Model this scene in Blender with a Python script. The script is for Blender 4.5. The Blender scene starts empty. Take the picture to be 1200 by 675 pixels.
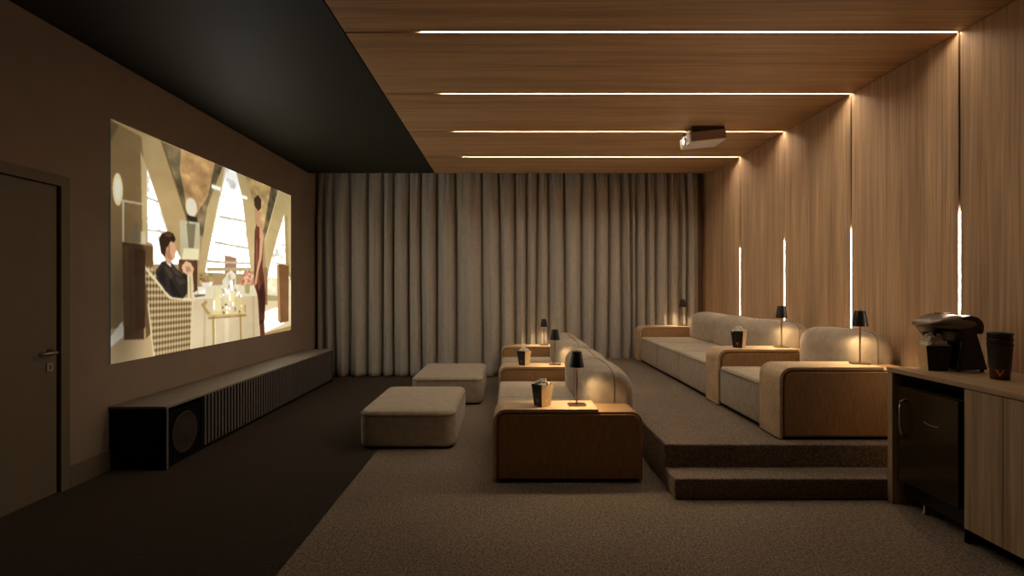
import bpy, bmesh, math, random
import numpy as np
from mathutils import Vector, Matrix

random.seed(7)
PI = math.pi
SC = bpy.context.scene
COL = SC.collection

# ------------------------------------------------------------------ camera, world, exposure
cam_data = bpy.data.cameras.new('camera')
cam_data.sensor_width = 36.0
cam_data.lens = 617.0 / 1200.0 * 36.0
cam_data.shift_x = 4.0 / 1200.0
cam_data.shift_y = 0.5 / 1200.0
cam_data.clip_start = 0.05
cam = bpy.data.objects.new('camera', cam_data)
cam.location = (0, 0, 1.5)
cam.rotation_euler = (PI / 2, 0, 0)
COL.objects.link(cam)
SC.camera = cam

world = bpy.data.worlds.new('world')
SC.world = world
world.use_nodes = True
world.node_tree.nodes['Background'].inputs[0].default_value = (0.0, 0.0, 0.0, 1)
world.node_tree.nodes['Background'].inputs[1].default_value = 0.0

SC.view_settings.view_transform = 'Standard'
SC.view_settings.look = 'None'
SC.view_settings.gamma = 1.0
SC.view_settings.use_curve_mapping = False
SC.view_settings.exposure = 0.0
try:
    SC.cycles.use_denoising = True
    SC.cycles.max_bounces = 10
    SC.cycles.diffuse_bounces = 6
    SC.cycles.sample_clamp_indirect = 4.0
except Exception:
    pass

STRIP_COLOUR = (1.0, 0.87, 0.69)
CEILING_STRIP = 124.0
WALL_STRIP = 70.0
LAMP_WATTS = 4.5
LAMP_COLOUR = (1.0, 0.72, 0.40)
SCREEN_STRENGTH = 1.0

# ------------------------------------------------------------------ materials
def lin(r, g, b):
    f = lambda c: c / 12.92 if c <= 0.04045 else ((c + 0.055) / 1.055) ** 2.4
    return (f(r / 255), f(g / 255), f(b / 255), 1.0)

def new_mat(name):
    m = bpy.data.materials.new(name)
    m.use_nodes = True
    nt = m.node_tree
    return m, nt, nt.nodes['Principled BSDF']

def node(nt, kind, **kw):
    n = nt.nodes.new(kind)
    for k, v in kw.items():
        setattr(n, k, v)
    return n

def ramp(nt, stops):
    r = node(nt, 'ShaderNodeValToRGB')
    e = r.color_ramp.elements
    while len(e) < len(stops):
        e.new(0.5)
    for i, (p, c) in enumerate(stops):
        e[i].position = p
        e[i].color = c if len(c) == 4 else (*c, 1)
    return r

def sc3(c, k):
    return (c[0] * k, c[1] * k, c[2] * k, 1)

def coords(nt, scale):
    t = node(nt, 'ShaderNodeTexCoord')
    mp = node(nt, 'ShaderNodeMapping')
    mp.inputs['Scale'].default_value = scale
    nt.links.new(t.outputs['Object'], mp.inputs['Vector'])
    return mp.outputs['Vector']

def noise(nt, vec, scale, detail=3, rough=0.5, dist=0.0):
    n = node(nt, 'ShaderNodeTexNoise')
    n.inputs['Scale'].default_value = scale
    n.inputs['Detail'].default_value = detail
    n.inputs['Roughness'].default_value = rough
    n.inputs['Distortion'].default_value = dist
    nt.links.new(vec, n.inputs['Vector'])
    return n.outputs['Fac']

def mixc(nt, blend, fac, a, b):
    m = node(nt, 'ShaderNodeMix', data_type='RGBA', blend_type=blend)
    m.inputs[0].default_value = fac
    nt.links.new(a, m.inputs[6]); nt.links.new(b, m.inputs[7])
    return m.outputs[2]

def bump(nt, bsdf, height, strength, dist):
    b = node(nt, 'ShaderNodeBump')
    b.inputs['Strength'].default_value = strength
    b.inputs['Distance'].default_value = dist
    nt.links.new(height, b.inputs['Height'])
    nt.links.new(b.outputs['Normal'], bsdf.inputs['Normal'])

def wood(name, c, axis, rough=0.5, contrast=1.0):
    """veneer with straight grain along one axis (0 x, 1 y, 2 z)"""
    m, nt, p = new_mat(name)
    s_f = [55.0, 55.0, 55.0]; s_f[axis] = 1.1
    s_b = [7.0, 7.0, 7.0]; s_b[axis] = 0.35
    fine = noise(nt, coords(nt, s_f), 1.0, 5, 0.6, 0.4)
    broad = noise(nt, coords(nt, s_b), 1.0, 3, 0.55, 0.3)
    k = 0.30 * contrast
    r1 = ramp(nt, [(0.30, sc3(c, 1 - k)), (0.52, sc3(c, 1.0)), (0.74, sc3(c, 1 + k))])
    r2 = ramp(nt, [(0.30, (1 - .30 * contrast, 1 - .32 * contrast, 1 - .35 * contrast, 1)), (0.70, (1.12, 1.1, 1.08, 1))])
    nt.links.new(fine, r1.inputs[0]); nt.links.new(broad, r2.inputs[0])
    nt.links.new(mixc(nt, 'MULTIPLY', 1.0, r1.outputs[0], r2.outputs[0]), p.inputs['Base Color'])
    p.inputs['Roughness'].default_value = rough
    p.inputs['Specular IOR Level'].default_value = 0.35
    bump(nt, p, fine, 0.12, 0.002)
    return m

def fabric(name, c, weave=420.0, var=0.14, rough=0.95, sheen=0.15):
    m, nt, p = new_mat(name)
    v = coords(nt, (1, 1, 1))
    a = noise(nt, v, weave, 2, 0.6)
    b = noise(nt, v, 14.0, 3, 0.5)
    r1 = ramp(nt, [(0.28, sc3(c, 1 - 2 * var)), (0.72, sc3(c, 1 + 2 * var))])
    r2 = ramp(nt, [(0.3, (1 - var, 1 - var, 1 - var, 1)), (0.7, (1 + var * .5,) * 3 + (1,))])
    nt.links.new(a, r1.inputs[0]); nt.links.new(b, r2.inputs[0])
    nt.links.new(mixc(nt, 'MULTIPLY', 1.0, r1.outputs[0], r2.outputs[0]), p.inputs['Base Color'])
    p.inputs['Roughness'].default_value = rough
    p.inputs['Specular IOR Level'].default_value = 0.15
    p.inputs['Sheen Weight'].default_value = sheen
    bump(nt, p, a, 0.25, 0.003)
    return m

def slub(name, c):
    m, nt, p = new_mat(name)
    a = noise(nt, coords(nt, (150, 150, 9)), 1.0, 3, 0.6)
    b = noise(nt, coords(nt, (420, 420, 420)), 1.0, 2, 0.6)
    r1 = ramp(nt, [(0.3, sc3(c, .74)), (0.7, sc3(c, 1.26))])
    r2 = ramp(nt, [(0.3, (.8, .8, .8, 1)), (0.7, (1.15, 1.15, 1.15, 1))])
    nt.links.new(a, r1.inputs[0]); nt.links.new(b, r2.inputs[0])
    nt.links.new(mixc(nt, 'MULTIPLY', 1.0, r1.outputs[0], r2.outputs[0]), p.inputs['Base Color'])
    p.inputs['Roughness'].default_value = .9
    p.inputs['Specular IOR Level'].default_value = 0.15
    bump(nt, p, a, 0.25, 0.002)
    return m

def carpet(name, c, var=0.5, sheen=0.0):
    m, nt, p = new_mat(name)
    v = coords(nt, (1, 1, 1))
    a = noise(nt, v, 72.0, 3, 0.75)
    b = noise(nt, v, 26.0, 3, 0.6)
    g = noise(nt, v, 1.1, 2, 0.5)
    r1 = ramp(nt, [(0.33, sc3(c, 1 - var)), (0.67, sc3(c, 1 + var))])
    r2 = ramp(nt, [(0.3, (0.84, 0.84, 0.84, 1)), (0.7, (1.12, 1.12, 1.12, 1))])
    r3 = ramp(nt, [(0.35, (0.92, 0.92, 0.92, 1)), (0.65, (1.06, 1.06, 1.06, 1))])
    for f, r in ((a, r1), (b, r2), (g, r3)):
        nt.links.new(f, r.inputs[0])
    mm = mixc(nt, 'MULTIPLY', 1.0, r1.outputs[0], r2.outputs[0])
    nt.links.new(mixc(nt, 'MULTIPLY', 1.0, mm, r3.outputs[0]), p.inputs['Base Color'])
    p.inputs['Roughness'].default_value = 1.0
    p.inputs['Specular IOR Level'].default_value = 0.05
    p.inputs['Sheen Weight'].default_value = sheen
    p.inputs["Sheen Roughness"].default_value = 0.22
    p.inputs['Sheen Tint'].default_value = (0.8, 0.6, 0.45, 1)
    bump(nt, p, a, 0.7, 0.012)
    return m

def plain(name, c, rough=0.5, metal=0.0, spec=0.5, var=0.06, scale=30.0):
    m, nt, p = new_mat(name)
    f = noise(nt, coords(nt, (1, 1, 1)), scale, 2)
    r = ramp(nt, [(0.3, sc3(c, 1 - var)), (0.7, sc3(c, 1 + var))])
    nt.links.new(f, r.inputs[0])
    nt.links.new(r.outputs[0], p.inputs['Base Color'])
    p.inputs['Roughness'].default_value = rough
    p.inputs['Metallic'].default_value = metal
    p.inputs['Specular IOR Level'].default_value = spec
    return m

def glow(name, c, s):
    m, nt, p = new_mat(name)
    p.inputs['Base Color'].default_value = (0.6, 0.6, 0.6, 1)
    p.inputs['Emission Color'].default_value = (*c[:3], 1)
    p.inputs['Emission Strength'].default_value = s
    return m

WOOD = (0.58, 0.385, 0.225)
M = {}
M['wall_wood'] = wood('wall veneer', WOOD, 2, 0.55)
M['ceiling_wood'] = wood('ceiling veneer', (0.56, 0.35, 0.185), 0, 0.5, 0.9)
M['top_wood_x'] = wood('worktop veneer lengthwise', (0.52, 0.36, 0.21), 1, 0.42)
M['tray_wood'] = wood('armrest veneer', (0.62, 0.45, 0.275), 0, 0.45, 0.7)
M['door_wood'] = wood('cabinet veneer', (0.50, 0.35, 0.20), 2, 0.5, 1.1)
M['fabric'] = fabric('beige woven upholstery', (0.42, 0.34, 0.25))
M['piping'] = fabric('upholstery piping', (0.22, 0.17, 0.12), 300.0)
M['arm_fabric'] = slub('armrest upholstery', (0.38, 0.225, 0.11))
M['curtain'] = fabric('heavy taupe curtain', (0.51, 0.46, 0.39), 260.0, 0.08)
M['carpet'] = carpet('taupe loop carpet', (0.22, 0.172, 0.13), 0.66)
M['dark_carpet'] = carpet('charcoal carpet', (0.034, 0.027, 0.021), 0.65, 0.5)
M['wall_paint'] = plain('brown grey wall paint', (0.33, 0.245, 0.18), 0.75, 0, 0.3, 0.05, 3.0)
M['dark_paint'] = plain('dark brown wall paint', (0.05, 0.036, 0.027), 0.8, 0, 0.2, 0.05, 3.0)
M['door_paint'] = plain('brown door lacquer', (0.19, 0.145, 0.09), 0.45, 0, 0.4, 0.04, 4.0)
M['black_ceiling'] = plain('black green ceiling paint', (0.021, 0.022, 0.015), 0.6, 0, 0.22, 0.05, 3.0)
M['dark'] = plain('matt black recess', (0.006, 0.005, 0.004), 0.9, 0, 0.1)
M['black'] = plain('black plastic', (0.010, 0.009, 0.008), 0.35, 0, 0.5)
M['shade'] = plain('black lamp metal', (0.014, 0.010, 0.008), 0.4, 0.2, 0.5)
M['brass'] = plain('aged brass', (0.33, 0.22, 0.12), 0.32, 1.0)
M['chrome'] = plain('chrome', (0.6, 0.57, 0.53), 0.2, 1.0)
M['steel'] = plain('brushed steel', (0.40, 0.37, 0.33), 0.35, 1.0)
M['console'] = plain('console lacquer', (0.27, 0.215, 0.165), 0.6, 0, 0.25, 0.04, 8.0)
M['console_dark'] = plain('console dark lacquer', (0.012, 0.010, 0.009), 0.55, 0, 0.3)
M['slat'] = plain('console slat lacquer', (0.15, 0.13, 0.12), 0.55, 0, 0.3)
M['fridge'] = plain('bronze glass door', (0.055, 0.034, 0.014), 0.16, 0.3, 0.6, 0.03, 2.0)
M['pop'] = plain('popcorn', (0.85, 0.79, 0.66), 0.8, 0, 0.2, 0.15, 60.0)
M['carton_black'] = plain('black card', (0.014, 0.010, 0.009), 0.45)
M['carton_gold'] = plain('gold card', (0.58, 0.42, 0.24), 0.4, 0.2)
M['carton_red'] = plain('dark red card', (0.075, 0.016, 0.009), 0.45)
M['emblem'] = plain('pale gold print', (0.85, 0.62, 0.36), 0.5)
M['emblem_red'] = plain('orange print', (0.75, 0.20, 0.08), 0.5)
M['white_plastic'] = plain('cream plastic', (0.82, 0.74, 0.63), 0.45)
M['projector_side'] = plain('brown mesh grille', (0.36, 0.24, 0.19), 0.6)
M['strip'] = glow('warm light diffuser', STRIP_COLOUR, CEILING_STRIP)
M['strip_near'] = glow('warm light diffuser dimmed', STRIP_COLOUR, CEILING_STRIP * .55)
M['wall_strip'] = glow('warm wall light diffuser', STRIP_COLOUR, WALL_STRIP)
M['bulb'] = glow('lamp diffuser', LAMP_COLOUR, 10.0)
M['lens'] = glow('projector lens light', (1.0, 0.95, 0.85), 6.0)

# ------------------------------------------------------------------ mesh helpers
def empty(name, loc, rz=0.0):
    o = bpy.data.objects.new(name, None)
    o.empty_display_size = 0.1
    o.location = loc; o.rotation_euler = (0, 0, rz)
    COL.objects.link(o)
    return o

def tag(o, label=None, cat=None, group=None, kind=None):
    if label: o['label'] = label
    if cat: o['category'] = cat
    if group: o['group'] = group
    if kind: o['kind'] = kind
    return o

def obj(name, bm, mats, parent=None, smooth=False, bevel=0.0, segs=2, loc=None):
    bmesh.ops.recalc_face_normals(bm, faces=bm.faces[:])
    me = bpy.data.meshes.new(name)
    bm.to_mesh(me); bm.free()
    for m in (mats if isinstance(mats, (list, tuple)) else [mats]):
        me.materials.append(m)
    if smooth:
        for p in me.polygons: p.use_smooth = True
    o = bpy.data.objects.new(name, me)
    COL.objects.link(o)
    if parent: o.parent = parent
    if loc: o.location = loc
    if bevel:
        b = o.modifiers.new('bevel', 'BEVEL')
        b.width = bevel; b.segments = segs; b.limit_method = 'ANGLE'; b.angle_limit = math.radians(40)
        b.harden_normals = False
    return o

def struct(name, bm, mats, parent=None, **k):
    o = obj(name, bm, mats, parent, **k)
    if parent is None: o['kind'] = 'structure'
    return o

def B(): return bmesh.new()

def box(bm, x0, x1, y0, y1, z0, z1, mi=0):
    v = [bm.verts.new(p) for p in ((x0,y0,z0),(x1,y0,z0),(x1,y1,z0),(x0,y1,z0),(x0,y0,z1),(x1,y0,z1),(x1,y1,z1),(x0,y1,z1))]
    for q in ((0,3,2,1),(4,5,6,7),(0,1,5,4),(1,2,6,5),(2,3,7,6),(3,0,4,7)):
        f = bm.faces.new([v[i] for i in q]); f.material_index = mi
    return bm

def loft(bm, rings, caps=True, closed=True, mi=0):
    vs = [[bm.verts.new(p) for p in r] for r in rings]
    n = len(vs[0])
    for a, b in zip(vs, vs[1:]):
        for i in range(n if closed else n - 1):
            j = (i + 1) % n
            f = bm.faces.new((a[i], a[j], b[j], b[i])); f.material_index = mi
    if caps:
        f = bm.faces.new(vs[0][::-1]); f.material_index = mi
        f = bm.faces.new(vs[-1]); f.material_index = mi
    return bm

def tube(bm, pts, r, n=8, closed=False, mi=0):
    pts = [Vector(p) for p in pts]
    rings = []
    m = len(pts)
    prev = None
    for i, p in enumerate(pts):
        a = pts[(i - 1) % m] if (closed or i > 0) else p
        b = pts[(i + 1) % m] if (closed or i < m - 1) else p
        t = (b - a).normalized()
        if prev is None:
            u = t.orthogonal().normalized()
        else:
            u = (prev - t * prev.dot(t)).normalized()
        prev = u
        w = t.cross(u)
        rings.append([p + (u * math.cos(2 * PI * k / n) + w * math.sin(2 * PI * k / n)) * r for k in range(n)])
    if closed:
        rings.append(rings[0])
        loft(bm, rings, caps=False, mi=mi)
        bmesh.ops.remove_doubles(bm, verts=bm.verts[:], dist=1e-6)
    else:
        loft(bm, rings, mi=mi)
    return bm

def lathe(bm, prof, c=(0, 0), n=28, mi=0, caps=True):
    rings = [[(c[0] + r * math.cos(2 * PI * k / n), c[1] + r * math.sin(2 * PI * k / n), z) for k in range(n)] for r, z in prof]
    return loft(bm, rings, caps=caps, mi=mi)

def rrect(x0, x1, y0, y1, r, seg=8):
    out = []
    for cx, cy, a0 in ((x1 - r, y1 - r, 0), (x0 + r, y1 - r, PI / 2), (x0 + r, y0 + r, PI), (x1 - r, y0 + r, 1.5 * PI)):
        for k in range(seg + 1):
            a = a0 + PI / 2 * k / seg
            out.append((cx + r * math.cos(a), cy + r * math.sin(a)))
    return out

def axis_samples(h, r, k=5, m=6):
    a = [-h + r - r * math.tan(PI / 4 * (1 - i / k)) for i in range(k)]
    b = [-h + r + (2 * h - 2 * r) * i / m for i in range(m + 1)]
    return a + b + [-v for v in reversed(a)]

def soft_box(bm, c, h, r, puff=(0, 0, 0), k=5, m=6, power=2.0):
    """box with ball-rounded edges and faces swollen in the middle"""
    S = [axis_samples(h[i], r, k, m) for i in range(3)]
    cx, cy, cz = c
    def place(p):
        q = [max(-h[i] + r, min(h[i] - r, p[i])) for i in range(3)]
        d = Vector((p[0] - q[0], p[1] - q[1], p[2] - q[2]))
        d = d.normalized() * r if d.length > 1e-9 else d
        s = [q[i] + d[i] for i in range(3)]
        e = [1 - abs(s[i] / h[i]) ** power for i in range(3)]
        return (cx + s[0] * (1 + puff[0] / h[0] * e[1] * e[2]), cy + s[1] * (1 + puff[1] / h[1] * e[0] * e[2]), cz + s[2] * (1 + puff[2] / h[2] * e[0] * e[1]))
    for ax in range(3):
        u, v = [i for i in range(3) if i != ax]
        for sg in (-1, 1):
            g = []
            for a in S[u]:
                row = []
                for b in S[v]:
                    p = [0, 0, 0]; p[ax] = sg * h[ax]; p[u] = a; p[v] = b
                    row.append(bm.verts.new(place(p)))
                g.append(row)
            for i in range(len(g) - 1):
                for j in range(len(g[0]) - 1):
                    bm.faces.new((g[i][j], g[i + 1][j], g[i + 1][j + 1], g[i][j + 1]))
    bmesh.ops.remove_doubles(bm, verts=bm.verts[:], dist=1e-5)
    return bm

def prism_y(bm, prof, y0, y1, mi=0):
    """closed XZ outline pushed along Y"""
    return loft(bm, [[(x, y0, z) for x, z in prof], [(x, y1, z) for x, z in prof]], mi=mi)

def copy_tree(o, parent=None):
    c = o.copy(); COL.objects.link(c); c.parent = parent
    for ch in list(o.children):
        copy_tree(ch, c)
    return c

# ------------------------------------------------------------------ room shell
XL, XR, H = -3.30, 3.348, 3.402
YF, YC, YB = -1.2, 8.69, 9.15          # wall behind the viewer, ceiling end, far wall
XE = -1.215                            # edge of the timber ceiling, and of the pale carpet
STRIPS = [1.44, 2.675, 3.911, 5.147, 6.395, 7.620]
HG = 0.0075                            # half a groove

struct('floor', box(B(), XE, XR, YF, YB, -0.06, 0), M['carpet'])
struct('floor_left', box(B(), XL - .1, XE, YF, YB, -0.06, 0), M['dark_carpet'])
struct('wall_back', box(B(), XL - .2, XR + .2, YB, YB + .1, -0.06, 3.75), M['wall_paint'])
struct('wall_front', box(B(), XL - .2, XR + .2, YF - .1, YF, -0.06, 3.75), M['dark_paint'])
DY0, DY1, DZ = 2.95, 3.871, 2.253      # the doorway in the left wall
bm = B()
box(bm, XL - .1, XL, YF, DY0 - .09, -0.06, 3.6)
box(bm, XL - .1, XL, DY1 + .075, YB, -0.06, 3.6)
box(bm, XL - .1, XL, DY0 - .09, DY1 + .075, DZ + .075, 3.6)
struct('wall_left', bm, M['wall_paint'])
struct('baseboard_left', box(B(), XL, XL + .014, DY1 + .077, 8.6, 0, .166), M['door_paint'], bevel=.003)
struct('ceiling_left', box(B(), XL - .1, XE - .012, YF, YC, H, H + .08), M['black_ceiling'])
bm = B(); box(bm, XE - .012, XR + .1, YF, YC, H + .035, H + .12)
struct('ceiling', bm, M['dark'])
bm = B(); box(bm, XL - .2, XR + .2, YC, YB, 3.66, 3.75)
box(bm, XL - .2, XR + .2, YC - .02, YC, H + .08, 3.70)
struct('ceiling_recess', bm, M['dark'])
edges = [YF] + STRIPS + [YC]
bm = B()
for i in range(len(edges) - 1):
    a = edges[i] + (HG if i else 0); b = edges[i + 1] - (HG if i < len(edges) - 2 else 0)
    box(bm, XE, XR - .001, a, b, H, H + .035)
struct('ceiling_panels', bm, M['ceiling_wood'], bevel=.0015, segs=1)
struct('wall_right', box(B(), XR + .03, XR + .12, YF, YB, -0.06, 3.66), M['dark'])
edges = [YF] + STRIPS + [YB]
HG = .0085
bm = B()
for i in range(len(edges) - 1):
    a = edges[i] + (HG if i else 0); b = edges[i + 1] - (HG if i < len(edges) - 2 else 0)
    box(bm, XR, XR + .03, a, b, 0, H if i < len(edges) - 2 else 3.6)
struct('wall_right_panels', bm, M['wall_wood'], bevel=.0015, segs=1)

# door in the left wall
bm = B(); box(bm, XL - .05, XL - .012, DY0 + .005, DY1 - .012, 0.006, DZ - .008)
door = struct('door_1', bm, M['door_paint'], bevel=.002)
bm = B()
box(bm, XL - .1, XL + .012, DY1, DY1 + .077, 0, DZ + .077)
box(bm, XL - .1, XL + .012, DY0 - .09, DY0, 0, DZ + .077)
box(bm, XL - .1, XL + .012, DY0, DY1, DZ, DZ + .077)
box(bm, XL - .1, XL - .06, DY0, DY1, 0, DZ, 1)
obj('door_frame', bm, [M['door_paint'], M['dark']], door, bevel=.002)
hy, hz = DY1 - .075, 1.037
bm = B()
lathe(bm, [(.026, 0), (.026, .012), (.012, .014), (.011, .05)], n=20)
bmesh.ops.rotate(bm, verts=bm.verts[:], matrix=Matrix.Rotation(PI / 2, 3, 'Y'), cent=(0, 0, 0))
bmesh.ops.translate(bm, verts=bm.verts[:], vec=(XL - .012, hy, hz))
tube(bm, [(XL + .036, hy + .012, hz), (XL + .040, hy - .03, hz), (XL + .040, hy - .135, hz)], .011, 10)
handle = obj('door_handle', bm, M['steel'], door, smooth=True)
handle['label'] = 'brushed steel lever handle'
bm = B(); box(bm, XL - .012, XL - .004, hy - .027, hy + .027, hz - .135, hz - .075)
box(bm, XL - .004, XL - .001, hy - .004, hy + .004, hz - .118, hz - .092, 1)
obj('lock_plate', bm, [M['steel'], M['dark']], door, bevel=.003)

# light strips sunk flush in the grooves
ordinal = {2: 'nearest', 3: 'second', 4: 'third', 5: 'last'}
for i, y in enumerate(STRIPS):
    if i < 2: continue
    bm = B(); box(bm, -.655, XR - .014, y - .006, y + .006, H + .006, H + .02)
    o = obj('ceiling_light_strip', bm, M['strip_near' if i == 2 else 'strip'])
    lab = {2: 'long warm light strip across the timber ceiling, first from the top edge',
           3: 'long warm light strip across the timber ceiling, second counting toward the curtain',
           4: 'warm light strip across the timber ceiling passing behind the projector',
           5: 'warm light strip across the timber ceiling, the one closest to the curtain'}[i]
    tag(o, lab, 'light strip', 'light strips across the timber ceiling')
    bm = B(); box(bm, XR + .004, XR + .02, y - .006, y + .006, 0.95 if i == 2 else .6, 2.077)
    o = obj('wall_light_strip', bm, M['wall_strip'])
    lab = {2: 'upright warm light strip in the timber wall behind the popcorn machine',
           3: 'upright warm light strip in the timber wall beside the lamp on the nearest raised armrest',
           4: 'upright warm light strip in the timber wall behind the lamp on the middle raised armrest',
           5: 'upright warm light strip in the timber wall, the one closest to the curtain'}[i]
    tag(o, lab, 'light strip', 'upright light strips in the timber wall')

# raised carpeted platform and its step
PZ, PX, PY = .32, 1.188, 3.983
SX = 2.84
bm = B(); box(bm, PX, XR, PY, 8.95, 0, PZ)
struct('floor_platform', bm, M['carpet'], bevel=.014, segs=3)
bm = B(); box(bm, 1.18, XR, 3.735, PY, 0, .151)
struct('floor_step', bm, M['carpet'], bevel=.014, segs=3)

# ------------------------------------------------------------------ curtain
groove_px = [366, 379, 391, 410, 430, 448, 461, 478, 493, 510, 533, 565, 584, 603, 617, 630, 643, 661, 683, 698, 713, 728, 739, 746, 758, 769, 784, 797, 805, 821]
GX = [(p - 596) * 8.98 / 617 for p in groove_px]
GX[0] = -3.285; GX[-1] = 3.255
def curtain():
    rng = random.Random(3)
    n = len(GX) - 1
    amp = [.11 + .08 * min(1, (GX[i + 1] - GX[i]) / .32) for i in range(n)]
    skew = [rng.uniform(-.3, .3) for _ in range(n)]
    wob = [(rng.uniform(0, 6.28), rng.uniform(-.035, .035), rng.uniform(-.02, .02)) for _ in GX]
    wob[0] = wob[-1] = (0, 0, 0)
    zs = [0.012 + (3.60 - .012) * (j / 40) for j in range(41)]
    per = 22
    slot = [rng.uniform(.010, .021) for _ in range(n + 1)]
    rings = []
    for z in zs:
        row = []
        t_ = z / 3.6
        gx = [g + w[1] * (1 - t_) + w[2] * math.sin(w[0] + 2.6 * t_) for g, w in zip(GX, wob)]
        top = max(0.0, (z - 2.55) / 1.05) ** 1.3
        for i in range(n):
            for k in range(per):
                w_ = gx[i + 1] - gx[i]
                ea, eb = slot[i] / w_, slot[i + 1] / w_
                t = 0 if k == 0 else ea + (1 - ea - eb) * (.5 - .5 * math.cos(PI * (k - 1) / (per - 2)))
                if k == per - 1: t = 1 - eb
                x = gx[i] + (gx[i + 1] - gx[i]) * t
                t2 = min(1, max(0, (t - ea) / (1 - ea - eb))); u = min(1, max(0, t2 + skew[i] * t2 * (1 - t2)))
                sn = math.sin(PI * u); lobe = .6 * sn ** .2 + .4 * sn ** 1.1
                ripple = .02 * math.sin(2 * PI * (u * 2.2 + skew[i] * 3)) * lobe + .008 * math.sin(2 * PI * (u * 5 + skew[i] * 7)) * lobe
                d = amp[i] * lobe * (1 - .62 * top) + (ripple * .6 + .022 * top * math.sin(x * 62 + 4 * math.sin(x * 7.3)) + .012 * top * math.sin(x * 131 + 2 * math.sin(x * 17)))
                row.append((x, 9.08 - d * 1.15 + .01 * math.sin(x * 3.1), z))
        row.append((gx[-1], 9.08, z))
        rings.append(row)
    bm = B()
    loft(bm, rings, caps=False, closed=False)
    return bm
cur = obj('curtain', curtain(), M['curtain'], smooth=True)
s = cur.modifiers.new('thickness', 'SOLIDIFY'); s.thickness = .004; s.offset = 1
tag(cur, 'floor-length taupe pleated curtain covering the whole far wall', 'curtain')

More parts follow.
